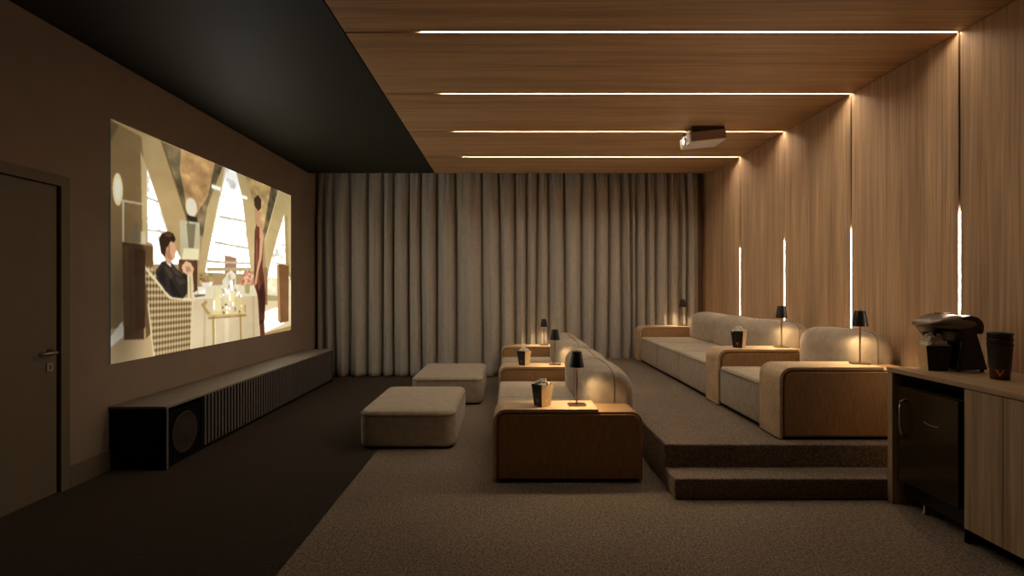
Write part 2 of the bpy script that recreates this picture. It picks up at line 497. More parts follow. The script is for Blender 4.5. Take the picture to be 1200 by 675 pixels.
# ------------------------------------------------------------------ the picture on the left wall
SY0, SY1, SZ0, SZ1 = 4.351, 7.954, .872, 2.903
PICTURE_POLYGONS = [
    ((185, 155, 105), [(1, 74), (1, 1), (173, 4), (294, 205), (271, 321), (210, 248), (120, 89), (102, 68)]),
    ((140, 112, 72), [(-1, 2), (101, 13), (111, 86), (108, 273), (39, 279), (39, 523), (-1, 519)]),
    ((108, 88, 58), [(-1, 2), (26, 8), (-1, 51)]),
    ((206, 180, 128), [(98, 49), (120, 84), (121, 272), (105, 273)]),
    ((252, 247, 234), [(120, 89), (123, 88), (210, 248), (271, 321), (145, 327), (142, 275), (123, 272)]),
    ((112, 97, 68), [(177, 4), (481, 1), (401, 229), (313, 238), (290, 205)]),
    ((198, 154, 100), [(260, -3), (430, -3), (390, 110), (313, 191), (282, 149), (271, 111), (253, 59)]),
    ((192, 166, 114), [(476, -5), (495, -5), (416, 215), (375, 341), (338, 342), (386, 145)]),
    ((253, 251, 244), [(486, -1), (561, -2), (596, 71), (661, 325), (661, 339), (375, 341), (416, 215)]),
    ((194, 168, 116), [(556, -3), (621, -1), (685, 99), (712, 331), (655, 325), (596, 74)]),
    ((194, 162, 104), [(615, -2), (891, -7), (779, 191), (712, 198), (685, 92)]),
    ((104, 90, 62), [(813, -1), (891, -5), (783, 199), (747, 195), (779, 100)]),
    ((198, 172, 118), [(884, -7), (1021, -7), (1021, 321), (862, 326), (776, 329), (760, 216)]),
    ((252, 246, 228), [(933, 86), (948, 290), (996, 356), (869, 366), (783, 359), (810, 289)]),
    ((176, 148, 96), [(944, 92), (968, 92), (976, 289), (952, 290)]),
    ((196, 166, 120), [(-1, 482), (169, 479), (169, 580), (-1, 565)]),
    ((250, 240, 215), [(-1, 500), (36, 466), (46, 500), (-1, 524)]),
    ((236, 214, 168), [(712, 404), (1025, 407), (1025, 578), (712, 574)]),
    ((255, 250, 232), [(734, 479), (880, 462), (937, 530), (734, 557)]),
    ((180, 145, 95), [(734, 557), (1025, 544), (1025, 575), (734, 571)]),
    ((238, 224, 188), [(776, 344), (1025, 355), (1025, 424), (776, 420)]),
    ((180, 160, 110), [(760, 412), (880, 419), (880, 438), (760, 435)]),
    ((74, 48, 28), [(36, 279), (111, 280), (111, 516), (42, 511)]),
    ((106, 76, 46), [(111, 280), (144, 281), (144, 498), (117, 516)]),
    ((225, 205, 165), [(36, 179), (108, 177), (108, 181), (36, 184)]),
    ((215, 200, 165), [(36, 179), (42, 179), (42, 279), (36, 279)]),
    ((120, 110, 80), [(74, 232), (89, 227), (94, 277), (70, 280)]),
    ((225, 210, 170), [(99, 247), (114, 247), (117, 278), (99, 279)]),
    ((98, 62, 40), [(249, 309), (336, 306), (336, 411), (249, 401)]),
    ((196, 184, 150), [(253, 199), (348, 195), (348, 306), (257, 308)]),
    ((130, 118, 88), [(284, 206), (328, 201), (319, 272), (294, 274)]),
    ((240, 226, 180), [(271, 276), (344, 273), (340, 306), (264, 308)]),
    ((42, 34, 26), [(282, 181), (336, 181), (336, 195), (282, 197)]),
    ((152, 108, 78), [(486, 284), (558, 286), (558, 342), (486, 340)]),
    ((150, 110, 76), [(740, 312), (783, 310), (786, 451), (747, 450)]),
    ((124, 84, 50), [(877, 294), (980, 286), (976, 525), (891, 527)]),
    ((186, 140, 88), [(866, 297), (884, 293), (899, 527), (877, 518)]),
    ((206, 182, 134), [(108, 331), (141, 332), (210, 413), (313, 422), (309, 566), (147, 565), (126, 430)]),
    ((50, 41, 36), [(156, 348), (175, 321), (206, 311), (242, 336), (264, 349), (282, 341), (288, 401), (268, 420), (211, 412), (162, 370)]),
    ((74, 62, 52), [(210, 324), (239, 341), (264, 356), (253, 367), (222, 346)]),
    ((200, 150, 112), [(185, 302), (222, 299), (211, 320), (195, 316)]),
    ((216, 168, 128), [(195, 262), (228, 262), (239, 285), (234, 292), (230, 308), (215, 315), (195, 308)]),
    ((52, 35, 22), [(169, 269), (178, 247), (201, 236), (225, 240), (234, 259), (208, 265), (201, 283), (191, 306), (175, 296)]),
    ((226, 182, 142), [(264, 324), (286, 311), (313, 324), (317, 343), (290, 350), (268, 344)]),
    ((226, 206, 160), [(290, 348), (313, 347), (317, 413), (290, 424)]),
    ((232, 218, 184), [(313, 401), (390, 380), (697, 372), (715, 416), (313, 422)]),
    ((214, 192, 152), [(311, 421), (715, 415), (728, 565), (303, 567)]),
    ((196, 172, 130), [(369, 422), (382, 421), (377, 567), (365, 567)]),
    ((228, 208, 170), [(481, 419), (510, 419), (510, 566), (486, 566)]),
    ((196, 172, 130), [(667, 418), (679, 419), (685, 567), (673, 567)]),
    ((110, 98, 80), [(320, 408), (373, 404), (377, 411), (324, 415)]),
    ((244, 236, 214), [(336, 384), (382, 383), (377, 407), (344, 406)]),
    ((236, 224, 196), [(348, 368), (421, 364), (408, 385), (365, 385)]),
    ((190, 180, 130), [(610, 378), (646, 378), (643, 407), (615, 406)]),
    ((230, 220, 196), [(471, 364), (510, 337), (545, 363), (545, 411), (476, 413)]),
    ((150, 132, 100), [(495, 353), (520, 352), (530, 392), (505, 392)]),
    ((232, 212, 140), [(416, 421), (457, 421), (462, 466), (416, 467)]),
    ((205, 190, 150), [(430, 383), (443, 383), (453, 421), (421, 421)]),
    ((236, 216, 146), [(505, 413), (545, 414), (545, 443), (510, 442)]),
    ((224, 206, 160), [(476, 441), (530, 440), (525, 472), (481, 470)]),
    ((220, 196, 130), [(561, 428), (604, 427), (604, 473), (566, 473)]),
    ((226, 206, 150), [(390, 468), (626, 471), (626, 480), (394, 477)]),
    ((176, 142, 80), [(412, 474), (425, 475), (427, 568), (416, 568)]),
    ((240, 222, 170), [(427, 475), (432, 475), (434, 567), (430, 568)]),
    ((176, 142, 80), [(577, 477), (590, 478), (593, 567), (582, 567)]),
    ((150, 118, 66), [(390, 477), (626, 480), (626, 485), (394, 482)]),
    ((172, 138, 78), [(353, 437), (382, 426), (390, 431), (369, 440), (408, 469), (394, 473)]),
    ((186, 152, 88), [(610, 445), (621, 446), (623, 477), (612, 476)]),
    ((206, 138, 116), [(599, 348), (615, 328), (649, 324), (670, 338), (670, 369), (638, 378), (604, 370)]),
    ((160, 120, 70), [(632, 361), (661, 355), (649, 384), (626, 384)]),
    ((168, 160, 92), [(353, 358), (382, 341), (416, 350), (416, 367), (357, 370)]),
    ((196, 120, 100), [(353, 363), (386, 355), (403, 365), (390, 372), (357, 373)]),
    ((100, 54, 36), [(685, 183), (697, 159), (734, 148), (753, 173), (747, 300), (747, 375), (763, 562), (728, 566), (709, 419), (679, 372)]),
    ((58, 32, 22), [(703, 375), (750, 360), (760, 510), (721, 523)]),
    ((206, 152, 112), [(721, 161), (747, 158), (753, 194), (737, 285), (721, 345), (697, 369), (709, 301), (721, 241)]),
    ((196, 144, 104), [(682, 85), (721, 87), (728, 146), (753, 164), (703, 164), (700, 141), (685, 116)]),
    ((62, 41, 26), [(679, 68), (709, 48), (734, 62), (734, 94), (709, 107), (685, 93)]),
]
FIRST_BATCH = len(PICTURE_POLYGONS)
PICTURE_POLYGONS += [
    ((44, 36, 32), [(153, 344), (180, 318), (201, 319), (217, 333), (235, 349), (261, 358), (280, 348), (290, 362), (289, 397), (268, 417), (222, 413), (192, 396), (158, 362)]),
    ((70, 58, 50), [(188, 326), (213, 339), (226, 355), (213, 363), (196, 345)]),
    ((66, 54, 46), [(230, 355), (261, 365), (275, 359), (280, 374), (252, 382)]),
    ((26, 21, 19), [(213, 363), (239, 388), (261, 413), (226, 410), (209, 385)]),
    ((26, 21, 19), [(163, 351), (180, 332), (188, 350), (196, 385), (172, 369)]),
    ((206, 154, 114), [(191, 298), (218, 312), (215, 324), (195, 321)]),
    ((236, 226, 206), [(195, 320), (215, 323), (217, 332), (206, 327)]),
    ((220, 170, 130), [(201, 274), (213, 261), (228, 263), (234, 272), (240, 283), (233, 287), (236, 294), (230, 298), (234, 304), (222, 313), (203, 309), (191, 297)]),
    ((178, 126, 88), [(201, 274), (210, 271), (213, 293), (222, 312), (203, 309), (191, 297)]),
    ((206, 150, 114), [(203, 284), (202, 288), (199, 291), (196, 291), (193, 289), (192, 285), (193, 281), (196, 278), (199, 278), (202, 280)]),
    ((50, 33, 22), [(167, 260), (178, 245), (203, 236), (225, 240), (236, 254), (227, 264), (214, 261), (204, 275), (196, 280), (192, 295), (180, 293), (170, 277)]),
    ((92, 66, 44), [(188, 245), (206, 239), (222, 244), (213, 251), (195, 251)]),
    ((228, 184, 144), [(262, 331), (279, 312), (303, 315), (320, 332), (313, 346), (288, 351), (270, 343)]),
    ((188, 140, 104), [(279, 326), (301, 328), (305, 339), (284, 343)]),
    ((230, 212, 168), [(288, 352), (313, 342), (319, 391), (303, 423), (290, 417)]),
    ((196, 174, 128), [(298, 354), (305, 352), (307, 414), (299, 419)]),
    ((92, 64, 38), [(39, 290), (55, 288), (58, 478), (42, 482)]),
    ((58, 36, 20), [(75, 292), (115, 292), (115, 487), (82, 495)]),
    ((206, 140, 120), [(374, 347), (373, 349), (370, 350), (366, 350), (364, 349), (362, 348), (364, 346), (366, 345), (370, 345), (373, 346)]),
    ((120, 118, 58), [(361, 360), (359, 363), (356, 364), (351, 364), (348, 363), (346, 361), (348, 359), (351, 357), (356, 357), (359, 358)]),
    ((120, 118, 58), [(375, 360), (373, 362), (370, 364), (365, 364), (362, 362), (360, 360), (362, 358), (365, 356), (370, 356), (373, 358)]),
    ((150, 146, 72), [(378, 371), (376, 374), (372, 375), (368, 375), (364, 374), (363, 372), (364, 369), (368, 368), (372, 368), (376, 369)]),
    ((120, 118, 58), [(414, 349), (413, 351), (410, 353), (407, 353), (404, 352), (403, 349), (404, 347), (407, 345), (410, 345), (413, 347)]),
    ((120, 118, 58), [(424, 368), (424, 370), (421, 372), (419, 372), (417, 370), (416, 368), (417, 366), (419, 365), (421, 365), (424, 366)]),
    ((178, 168, 96), [(404, 358), (403, 360), (401, 361), (398, 361), (395, 360), (394, 359), (395, 357), (398, 356), (401, 356), (403, 357)]),
    ((186, 92, 84), [(427, 367), (425, 369), (421, 369), (416, 369), (413, 369), (411, 367), (413, 366), (416, 365), (421, 365), (425, 366)]),
    ((120, 118, 58), [(380, 365), (378, 366), (375, 368), (370, 368), (366, 367), (365, 365), (366, 363), (370, 362), (375, 362), (378, 363)]),
    ((206, 140, 120), [(387, 361), (385, 363), (383, 364), (379, 364), (376, 363), (375, 362), (376, 360), (379, 359), (383, 359), (385, 360)]),
    ((150, 146, 72), [(374, 367), (373, 369), (371, 371), (369, 371), (367, 369), (366, 367), (367, 365), (369, 364), (371, 364), (373, 365)]),
    ((206, 140, 120), [(378, 360), (377, 361), (374, 362), (369, 362), (366, 361), (365, 360), (366, 359), (369, 358), (374, 357), (377, 358)]),
    ((178, 168, 96), [(406, 346), (405, 347), (401, 349), (397, 349), (394, 348), (392, 346), (394, 344), (397, 343), (401, 343), (405, 344)]),
    ((186, 92, 84), [(370, 357), (369, 359), (366, 360), (363, 360), (361, 359), (360, 357), (361, 355), (363, 354), (366, 354), (369, 355)]),
    ((150, 146, 72), [(423, 346), (422, 348), (418, 349), (414, 349), (410, 348), (409, 346), (410, 345), (414, 344), (418, 344), (422, 344)]),
    ((150, 146, 72), [(398, 369), (397, 370), (394, 371), (391, 371), (388, 370), (387, 369), (388, 368), (391, 367), (394, 367), (397, 367)]),
    ((222, 196, 160), [(388, 345), (387, 348), (385, 349), (383, 349), (381, 348), (380, 346), (381, 343), (383, 341), (385, 341), (387, 343)]),
    ((120, 118, 58), [(375, 364), (375, 365), (373, 366), (371, 366), (369, 366), (368, 364), (369, 362), (371, 361), (373, 361), (375, 362)]),
    ((206, 140, 120), [(429, 366), (427, 368), (423, 370), (418, 370), (414, 369), (412, 366), (414, 364), (418, 362), (423, 362), (427, 364)]),
    ((186, 92, 84), [(404, 346), (403, 348), (401, 349), (398, 349), (396, 348), (395, 346), (396, 344), (398, 343), (401, 343), (403, 344)]),
    ((178, 168, 96), [(367, 356), (366, 357), (363, 358), (360, 358), (357, 357), (356, 356), (357, 355), (360, 354), (363, 354), (366, 354)]),
    ((120, 118, 58), [(363, 350), (362, 352), (358, 353), (353, 353), (349, 352), (347, 350), (349, 348), (353, 347), (358, 347), (362, 348)]),
    ((178, 168, 96), [(387, 350), (386, 351), (384, 352), (381, 352), (379, 352), (378, 350), (379, 349), (381, 348), (384, 348), (386, 349)]),
    ((178, 168, 96), [(411, 361), (409, 363), (406, 364), (402, 364), (398, 363), (397, 361), (398, 359), (402, 358), (406, 358), (409, 359)]),
    ((150, 146, 72), [(397, 353), (396, 355), (394, 356), (391, 356), (389, 355), (388, 353), (389, 351), (391, 350), (394, 350), (396, 351)]),
    ((178, 168, 96), [(413, 355), (411, 357), (408, 358), (405, 358), (402, 357), (400, 356), (402, 354), (405, 353), (408, 353), (411, 354)]),
    ((240, 232, 208), [(357, 371), (419, 370), (409, 383), (368, 383)]),
    ((232, 184, 150), [(633, 327), (631, 330), (627, 332), (621, 332), (617, 330), (615, 327), (617, 324), (621, 322), (627, 322), (631, 324)]),
    ((204, 116, 98), [(632, 336), (631, 338), (627, 340), (623, 340), (620, 338), (619, 336), (620, 334), (623, 332), (627, 332), (631, 334)]),
    ((204, 116, 98), [(620, 336), (618, 338), (614, 340), (609, 340), (604, 338), (603, 336), (604, 334), (609, 332), (614, 332), (618, 334)]),
    ((186, 92, 78), [(627, 370), (625, 374), (621, 376), (615, 376), (610, 374), (608, 370), (610, 367), (615, 364), (621, 364), (625, 366)]),
    ((222, 150, 126), [(633, 370), (631, 372), (626, 374), (621, 374), (616, 373), (614, 371), (616, 369), (621, 367), (626, 367), (631, 369)]),
    ((204, 116, 98), [(617, 369), (616, 372), (611, 374), (606, 374), (602, 372), (601, 369), (602, 366), (606, 365), (611, 365), (616, 366)]),
    ((232, 184, 150), [(664, 357), (662, 360), (657, 362), (651, 362), (646, 360), (645, 357), (646, 354), (651, 352), (657, 352), (662, 354)]),
    ((232, 184, 150), [(658, 338), (655, 340), (649, 341), (642, 341), (635, 340), (633, 338), (635, 336), (642, 335), (649, 335), (655, 336)]),
    ((204, 116, 98), [(675, 373), (673, 377), (670, 379), (666, 379), (662, 377), (661, 373), (662, 370), (666, 368), (670, 368), (673, 370)]),
    ((222, 150, 126), [(614, 374), (612, 377), (606, 379), (599, 379), (594, 377), (592, 374), (594, 371), (599, 369), (606, 369), (612, 371)]),
    ((232, 184, 150), [(640, 349), (638, 351), (632, 352), (625, 352), (619, 351), (616, 349), (619, 347), (625, 345), (632, 345), (638, 346)]),
    ((222, 150, 126), [(603, 372), (601, 374), (596, 376), (591, 376), (586, 374), (584, 372), (586, 370), (591, 368), (596, 368), (601, 370)]),
    ((232, 184, 150), [(635, 364), (632, 367), (627, 368), (619, 369), (614, 367), (611, 364), (614, 361), (619, 359), (627, 359), (632, 361)]),
    ((150, 120, 66), [(669, 334), (667, 338), (663, 340), (658, 340), (654, 338), (652, 334), (654, 331), (658, 329), (663, 329), (667, 331)]),
    ((150, 120, 66), [(661, 348), (660, 350), (655, 351), (649, 352), (645, 350), (643, 348), (645, 346), (649, 345), (655, 345), (660, 346)]),
    ((150, 120, 66), [(658, 330), (656, 333), (650, 335), (642, 335), (637, 333), (634, 331), (637, 328), (642, 326), (650, 325), (656, 327)]),
    ((150, 120, 66), [(615, 344), (613, 346), (607, 348), (600, 348), (594, 346), (592, 344), (594, 342), (600, 340), (607, 340), (613, 341)]),
    ((150, 120, 66), [(628, 329), (626, 331), (622, 332), (616, 333), (612, 331), (610, 329), (612, 327), (616, 326), (622, 325), (626, 327)]),
    ((232, 184, 150), [(680, 343), (678, 346), (672, 348), (665, 348), (659, 346), (656, 344), (659, 341), (665, 340), (672, 339), (678, 341)]),
    ((186, 92, 78), [(608, 371), (606, 374), (602, 376), (596, 376), (592, 374), (590, 372), (592, 369), (596, 367), (602, 367), (606, 369)]),
    ((222, 150, 126), [(669, 364), (667, 367), (662, 370), (656, 370), (650, 367), (649, 364), (650, 360), (656, 358), (662, 358), (667, 360)]),
    ((232, 184, 150), [(650, 372), (649, 375), (644, 377), (639, 377), (634, 375), (633, 372), (634, 369), (639, 367), (644, 367), (649, 368)]),
    ((204, 116, 98), [(616, 369), (614, 372), (609, 373), (603, 373), (597, 372), (595, 370), (597, 367), (603, 366), (609, 366), (614, 367)]),
    ((222, 150, 126), [(670, 337), (668, 339), (662, 340), (656, 340), (650, 339), (648, 338), (650, 336), (656, 334), (662, 334), (668, 335)]),
    ((232, 184, 150), [(628, 353), (625, 355), (620, 357), (613, 357), (608, 356), (606, 353), (608, 350), (613, 348), (620, 348), (625, 350)]),
    ((232, 184, 150), [(645, 351), (642, 353), (637, 355), (629, 355), (624, 354), (622, 351), (624, 349), (629, 347), (637, 347), (642, 349)]),
    ((222, 150, 126), [(662, 375), (660, 378), (655, 379), (648, 379), (643, 378), (641, 375), (643, 372), (648, 370), (655, 370), (660, 372)]),
    ((232, 184, 150), [(628, 371), (626, 374), (620, 376), (613, 376), (608, 374), (606, 371), (608, 369), (613, 367), (620, 367), (626, 368)]),
    ((232, 184, 150), [(676, 350), (674, 352), (668, 354), (662, 354), (657, 353), (655, 350), (657, 347), (662, 346), (668, 345), (674, 347)]),
    ((186, 92, 78), [(616, 364), (613, 367), (607, 368), (600, 368), (594, 367), (592, 364), (594, 362), (600, 360), (607, 360), (613, 362)]),
    ((176, 160, 104), [(620, 374), (650, 373), (647, 405), (622, 405)]),
    ((226, 214, 188), [(494, 341), (525, 329), (554, 342), (556, 389), (503, 394)]),
    ((190, 172, 138), [(505, 346), (518, 340), (525, 357), (509, 364)]),
    ((176, 160, 130), [(531, 360), (549, 355), (549, 371), (536, 379)]),
    ((250, 246, 234), [(520, 366), (531, 363), (531, 389), (520, 390)]),
    ((244, 232, 196), [(500, 401), (500, 404), (498, 406), (497, 406), (495, 404), (495, 401), (495, 397), (497, 395), (498, 395), (500, 397)]),
    ((206, 182, 120), [(492, 399), (491, 403), (489, 405), (486, 405), (484, 403), (484, 399), (484, 396), (486, 394), (489, 394), (491, 396)]),
    ((232, 214, 158), [(445, 402), (445, 404), (443, 406), (441, 406), (440, 404), (439, 402), (440, 400), (441, 399), (443, 399), (445, 400)]),
    ((244, 232, 196), [(459, 412), (459, 416), (458, 418), (456, 418), (455, 416), (455, 412), (455, 409), (456, 406), (458, 406), (459, 409)]),
    ((250, 244, 226), [(566, 410), (566, 413), (564, 415), (563, 414), (561, 413), (561, 410), (561, 407), (563, 405), (564, 405), (566, 407)]),
    ((250, 244, 226), [(512, 399), (511, 403), (509, 405), (506, 405), (504, 403), (503, 399), (504, 396), (506, 394), (509, 394), (511, 396)]),
    ((232, 214, 158), [(452, 402), (451, 406), (450, 408), (447, 408), (445, 406), (444, 402), (445, 399), (447, 397), (450, 397), (451, 399)]),
    ((150, 128, 92), [(482, 414), (481, 416), (478, 417), (475, 417), (473, 416), (472, 414), (473, 412), (475, 411), (478, 411), (481, 412)]),
    ((206, 182, 120), [(510, 384), (509, 386), (507, 388), (506, 388), (504, 386), (504, 384), (504, 382), (506, 381), (507, 381), (509, 382)]),
    ((150, 128, 92), [(533, 418), (532, 422), (530, 424), (528, 424), (526, 422), (525, 418), (526, 414), (528, 412), (530, 412), (532, 414)]),
    ((244, 232, 196), [(481, 394), (480, 395), (479, 396), (478, 396), (477, 395), (476, 394), (477, 392), (478, 391), (479, 391), (480, 392)]),
    ((244, 232, 196), [(520, 405), (519, 407), (516, 408), (513, 408), (511, 407), (510, 405), (511, 402), (513, 401), (516, 401), (519, 402)]),
    ((244, 232, 196), [(493, 376), (492, 380), (491, 382), (490, 382), (489, 380), (488, 376), (489, 372), (490, 370), (491, 370), (492, 372)]),
    ((244, 232, 196), [(596, 416), (595, 419), (593, 422), (589, 422), (587, 419), (586, 416), (587, 412), (589, 410), (593, 410), (595, 412)]),
    ((150, 128, 92), [(556, 396), (555, 399), (552, 401), (549, 401), (546, 399), (545, 396), (546, 392), (549, 390), (552, 390), (555, 392)]),
    ((206, 182, 120), [(456, 385), (455, 387), (454, 387), (452, 387), (451, 387), (451, 385), (451, 384), (452, 383), (454, 383), (455, 384)]),
    ((244, 232, 196), [(496, 400), (495, 403), (493, 406), (491, 405), (489, 403), (488, 400), (489, 396), (491, 394), (493, 394), (495, 396)]),
    ((232, 214, 158), [(475, 397), (474, 399), (472, 400), (469, 400), (467, 399), (466, 397), (467, 395), (469, 394), (472, 394), (474, 395)]),
    ((206, 182, 120), [(587, 378), (586, 382), (585, 384), (583, 384), (582, 382), (582, 378), (582, 374), (583, 371), (585, 371), (586, 374)]),
    ((232, 214, 158), [(479, 413), (478, 416), (476, 417), (473, 417), (471, 415), (470, 413), (471, 410), (473, 408), (476, 408), (478, 410)]),
    ((250, 244, 226), [(589, 414), (588, 417), (586, 419), (584, 419), (581, 417), (581, 414), (581, 410), (584, 409), (586, 409), (588, 411)]),
    ((244, 232, 196), [(549, 399), (548, 401), (546, 402), (544, 402), (542, 401), (542, 399), (542, 397), (544, 396), (546, 396), (548, 397)]),
    ((150, 128, 92), [(479, 396), (478, 400), (477, 402), (475, 402), (474, 400), (474, 396), (474, 393), (475, 391), (477, 391), (478, 393)]),
    ((206, 182, 120), [(474, 392), (473, 394), (471, 395), (468, 395), (466, 394), (465, 392), (466, 389), (468, 388), (471, 388), (473, 389)]),
    ((250, 244, 226), [(493, 393), (493, 396), (491, 398), (489, 398), (488, 396), (487, 393), (488, 390), (489, 388), (491, 388), (493, 390)]),
    ((250, 244, 226), [(480, 408), (479, 412), (478, 414), (476, 414), (475, 412), (474, 408), (475, 405), (476, 403), (478, 403), (479, 405)]),
    ((244, 232, 196), [(565, 385), (564, 388), (563, 390), (562, 390), (560, 388), (560, 385), (560, 381), (562, 379), (563, 379), (564, 381)]),
    ((150, 128, 92), [(519, 413), (518, 416), (515, 418), (512, 418), (509, 416), (508, 413), (509, 410), (512, 408), (515, 408), (518, 410)]),
    ((150, 128, 92), [(583, 416), (582, 418), (580, 419), (578, 419), (576, 418), (576, 416), (576, 414), (578, 413), (580, 413), (582, 414)]),
    ((150, 128, 92), [(517, 383), (517, 386), (514, 388), (512, 388), (510, 386), (509, 383), (510, 379), (512, 377), (514, 377), (517, 379)]),
    ((150, 128, 92), [(481, 402), (480, 404), (478, 405), (476, 405), (474, 404), (473, 402), (474, 401), (476, 400), (478, 400), (480, 401)]),
    ((244, 232, 196), [(533, 386), (533, 389), (531, 391), (529, 391), (527, 389), (527, 386), (527, 382), (529, 380), (531, 380), (533, 382)]),
    ((250, 244, 226), [(534, 389), (533, 393), (530, 395), (527, 395), (525, 393), (524, 389), (525, 386), (527, 384), (530, 384), (533, 386)]),
    ((250, 244, 226), [(577, 404), (576, 406), (574, 408), (571, 408), (569, 406), (568, 404), (569, 401), (571, 399), (574, 399), (576, 401)]),
    ((236, 218, 160), [(417, 427), (427, 416), (431, 379), (445, 379), (451, 417), (463, 428), (463, 459), (417, 457)]),
    ((250, 244, 220), [(421, 428), (427, 427), (427, 454), (421, 454)]),
    ((238, 220, 156), [(505, 401), (545, 400), (538, 431), (509, 432)]),
    ((250, 246, 226), [(511, 403), (518, 403), (520, 429), (514, 428)]),
    ((250, 244, 226), [(596, 448), (595, 450), (593, 451), (590, 451), (588, 450), (587, 448), (588, 447), (590, 446), (593, 446), (595, 447)]),
    ((226, 204, 140), [(533, 463), (533, 467), (531, 469), (529, 468), (527, 466), (526, 463), (527, 460), (529, 458), (531, 458), (533, 460)]),
    ((226, 204, 140), [(514, 455), (512, 456), (509, 457), (505, 457), (501, 456), (500, 454), (501, 452), (505, 451), (509, 452), (512, 453)]),
    ((250, 244, 226), [(594, 466), (594, 468), (592, 469), (589, 469), (587, 468), (586, 466), (587, 464), (589, 462), (592, 463), (594, 464)]),
    ((250, 244, 226), [(502, 467), (502, 470), (500, 472), (498, 472), (497, 470), (496, 466), (497, 463), (498, 461), (500, 461), (502, 463)]),
    ((120, 96, 66), [(499, 441), (498, 444), (494, 445), (489, 445), (486, 443), (484, 441), (486, 439), (489, 438), (494, 438), (498, 439)]),
    ((250, 244, 226), [(518, 455), (517, 457), (515, 459), (512, 459), (510, 457), (509, 454), (510, 452), (512, 450), (515, 450), (517, 452)]),
    ((120, 96, 66), [(480, 450), (479, 452), (476, 453), (472, 453), (469, 452), (468, 450), (469, 448), (472, 446), (476, 447), (479, 448)]),
    ((120, 96, 66), [(495, 457), (494, 459), (492, 460), (490, 459), (488, 459), (487, 457), (488, 456), (490, 455), (492, 455), (494, 456)]),
    ((120, 96, 66), [(583, 469), (582, 473), (580, 476), (576, 476), (574, 473), (573, 469), (574, 465), (576, 463), (580, 463), (582, 465)]),
    ((206, 182, 120), [(592, 470), (591, 473), (588, 475), (585, 475), (582, 472), (581, 469), (582, 466), (585, 464), (588, 464), (591, 466)]),
    ((250, 244, 226), [(502, 451), (501, 454), (499, 456), (495, 455), (493, 453), (492, 450), (493, 448), (495, 446), (499, 446), (501, 448)]),
    ((120, 96, 66), [(554, 458), (553, 462), (551, 464), (549, 464), (547, 461), (546, 457), (547, 453), (549, 451), (551, 451), (553, 453)]),
    ((226, 204, 140), [(494, 436), (493, 438), (488, 439), (483, 439), (479, 437), (478, 435), (479, 433), (483, 432), (488, 432), (493, 434)]),
    ((250, 244, 226), [(499, 455), (497, 457), (494, 457), (490, 457), (487, 456), (485, 455), (487, 454), (490, 453), (494, 453), (497, 454)]),
    ((250, 244, 226), [(541, 441), (540, 445), (538, 447), (535, 447), (532, 445), (532, 441), (532, 437), (535, 435), (538, 435), (540, 437)]),
    ((120, 96, 66), [(487, 467), (486, 469), (482, 471), (477, 471), (473, 469), (472, 466), (473, 463), (477, 461), (482, 462), (486, 464)]),
    ((226, 204, 140), [(492, 459), (490, 462), (487, 464), (482, 464), (478, 462), (476, 458), (478, 455), (482, 453), (487, 453), (490, 455)]),
    ((196, 160, 92), [(391, 470), (625, 475), (625, 479), (391, 475)]),
    ((236, 216, 160), [(391, 468), (625, 473), (625, 475), (391, 470)]),
    ((92, 46, 32), [(683, 205), (710, 196), (737, 213), (734, 259), (737, 304), (754, 336), (771, 416), (762, 503), (721, 509), (715, 454), (702, 402), (683, 313)]),
    ((60, 30, 22), [(715, 402), (754, 363), (765, 455), (734, 493)]),
    ((126, 70, 48), [(694, 217), (704, 209), (710, 286), (726, 389), (715, 396), (696, 312)]),
    ((208, 154, 114), [(726, 194), (740, 206), (743, 258), (732, 291), (710, 331), (702, 370), (688, 379), (683, 368), (699, 325), (718, 279)]),
]
PICTURE_LINES = [
    ((457, 162), (615, 157), 7.2, (196, 186, 160)),
    ((430, 246), (638, 248), 7.2, (190, 180, 150)),
    ((416, 75), (626, 74), 12.6, (255, 250, 225)),
    ((123, 160), (162, 163), 4.3, (190, 180, 160)),
    ((123, 241), (201, 240), 4.3, (200, 190, 170)),
    ((469, 55), (446, 224), 2.9, (232, 228, 216)),
    ((156, 164), (210, 248), 3.6, (205, 195, 175)),
    ((375, 307), (652, 301), 7.2, (196, 184, 150)),
    ((390, 331), (652, 321), 10.8, (180, 160, 120)),
    ((178, 3), (294, 205), 5.8, (120, 96, 58)),
    ((884, -5), (766, 208), 5.8, (226, 204, 150)),
    ((493, -5), (416, 212), 5.8, (228, 208, 160)),
    ((108, 331), (210, 413), 7.9, (232, 214, 168)),
    ((210, 413), (313, 422), 7.9, (232, 214, 168)),
    ((126, 430), (147, 565), 5.8, (228, 208, 160)),
    ((311, 422), (305, 566), 5.8, (228, 208, 160)),
    ((823, 288), (976, 292), 4.3, (200, 185, 150)),
    ((862, 183), (855, 326), 2.9, (226, 214, 180)),
]
PICTURE_ELLIPSES = [
    ((22, 158), (16, 38), (255, 236, 176)),
    ((22, 158), (9, 26), (255, 250, 226)),
    ((307, 155), (27, 26), (226, 216, 186)),
]

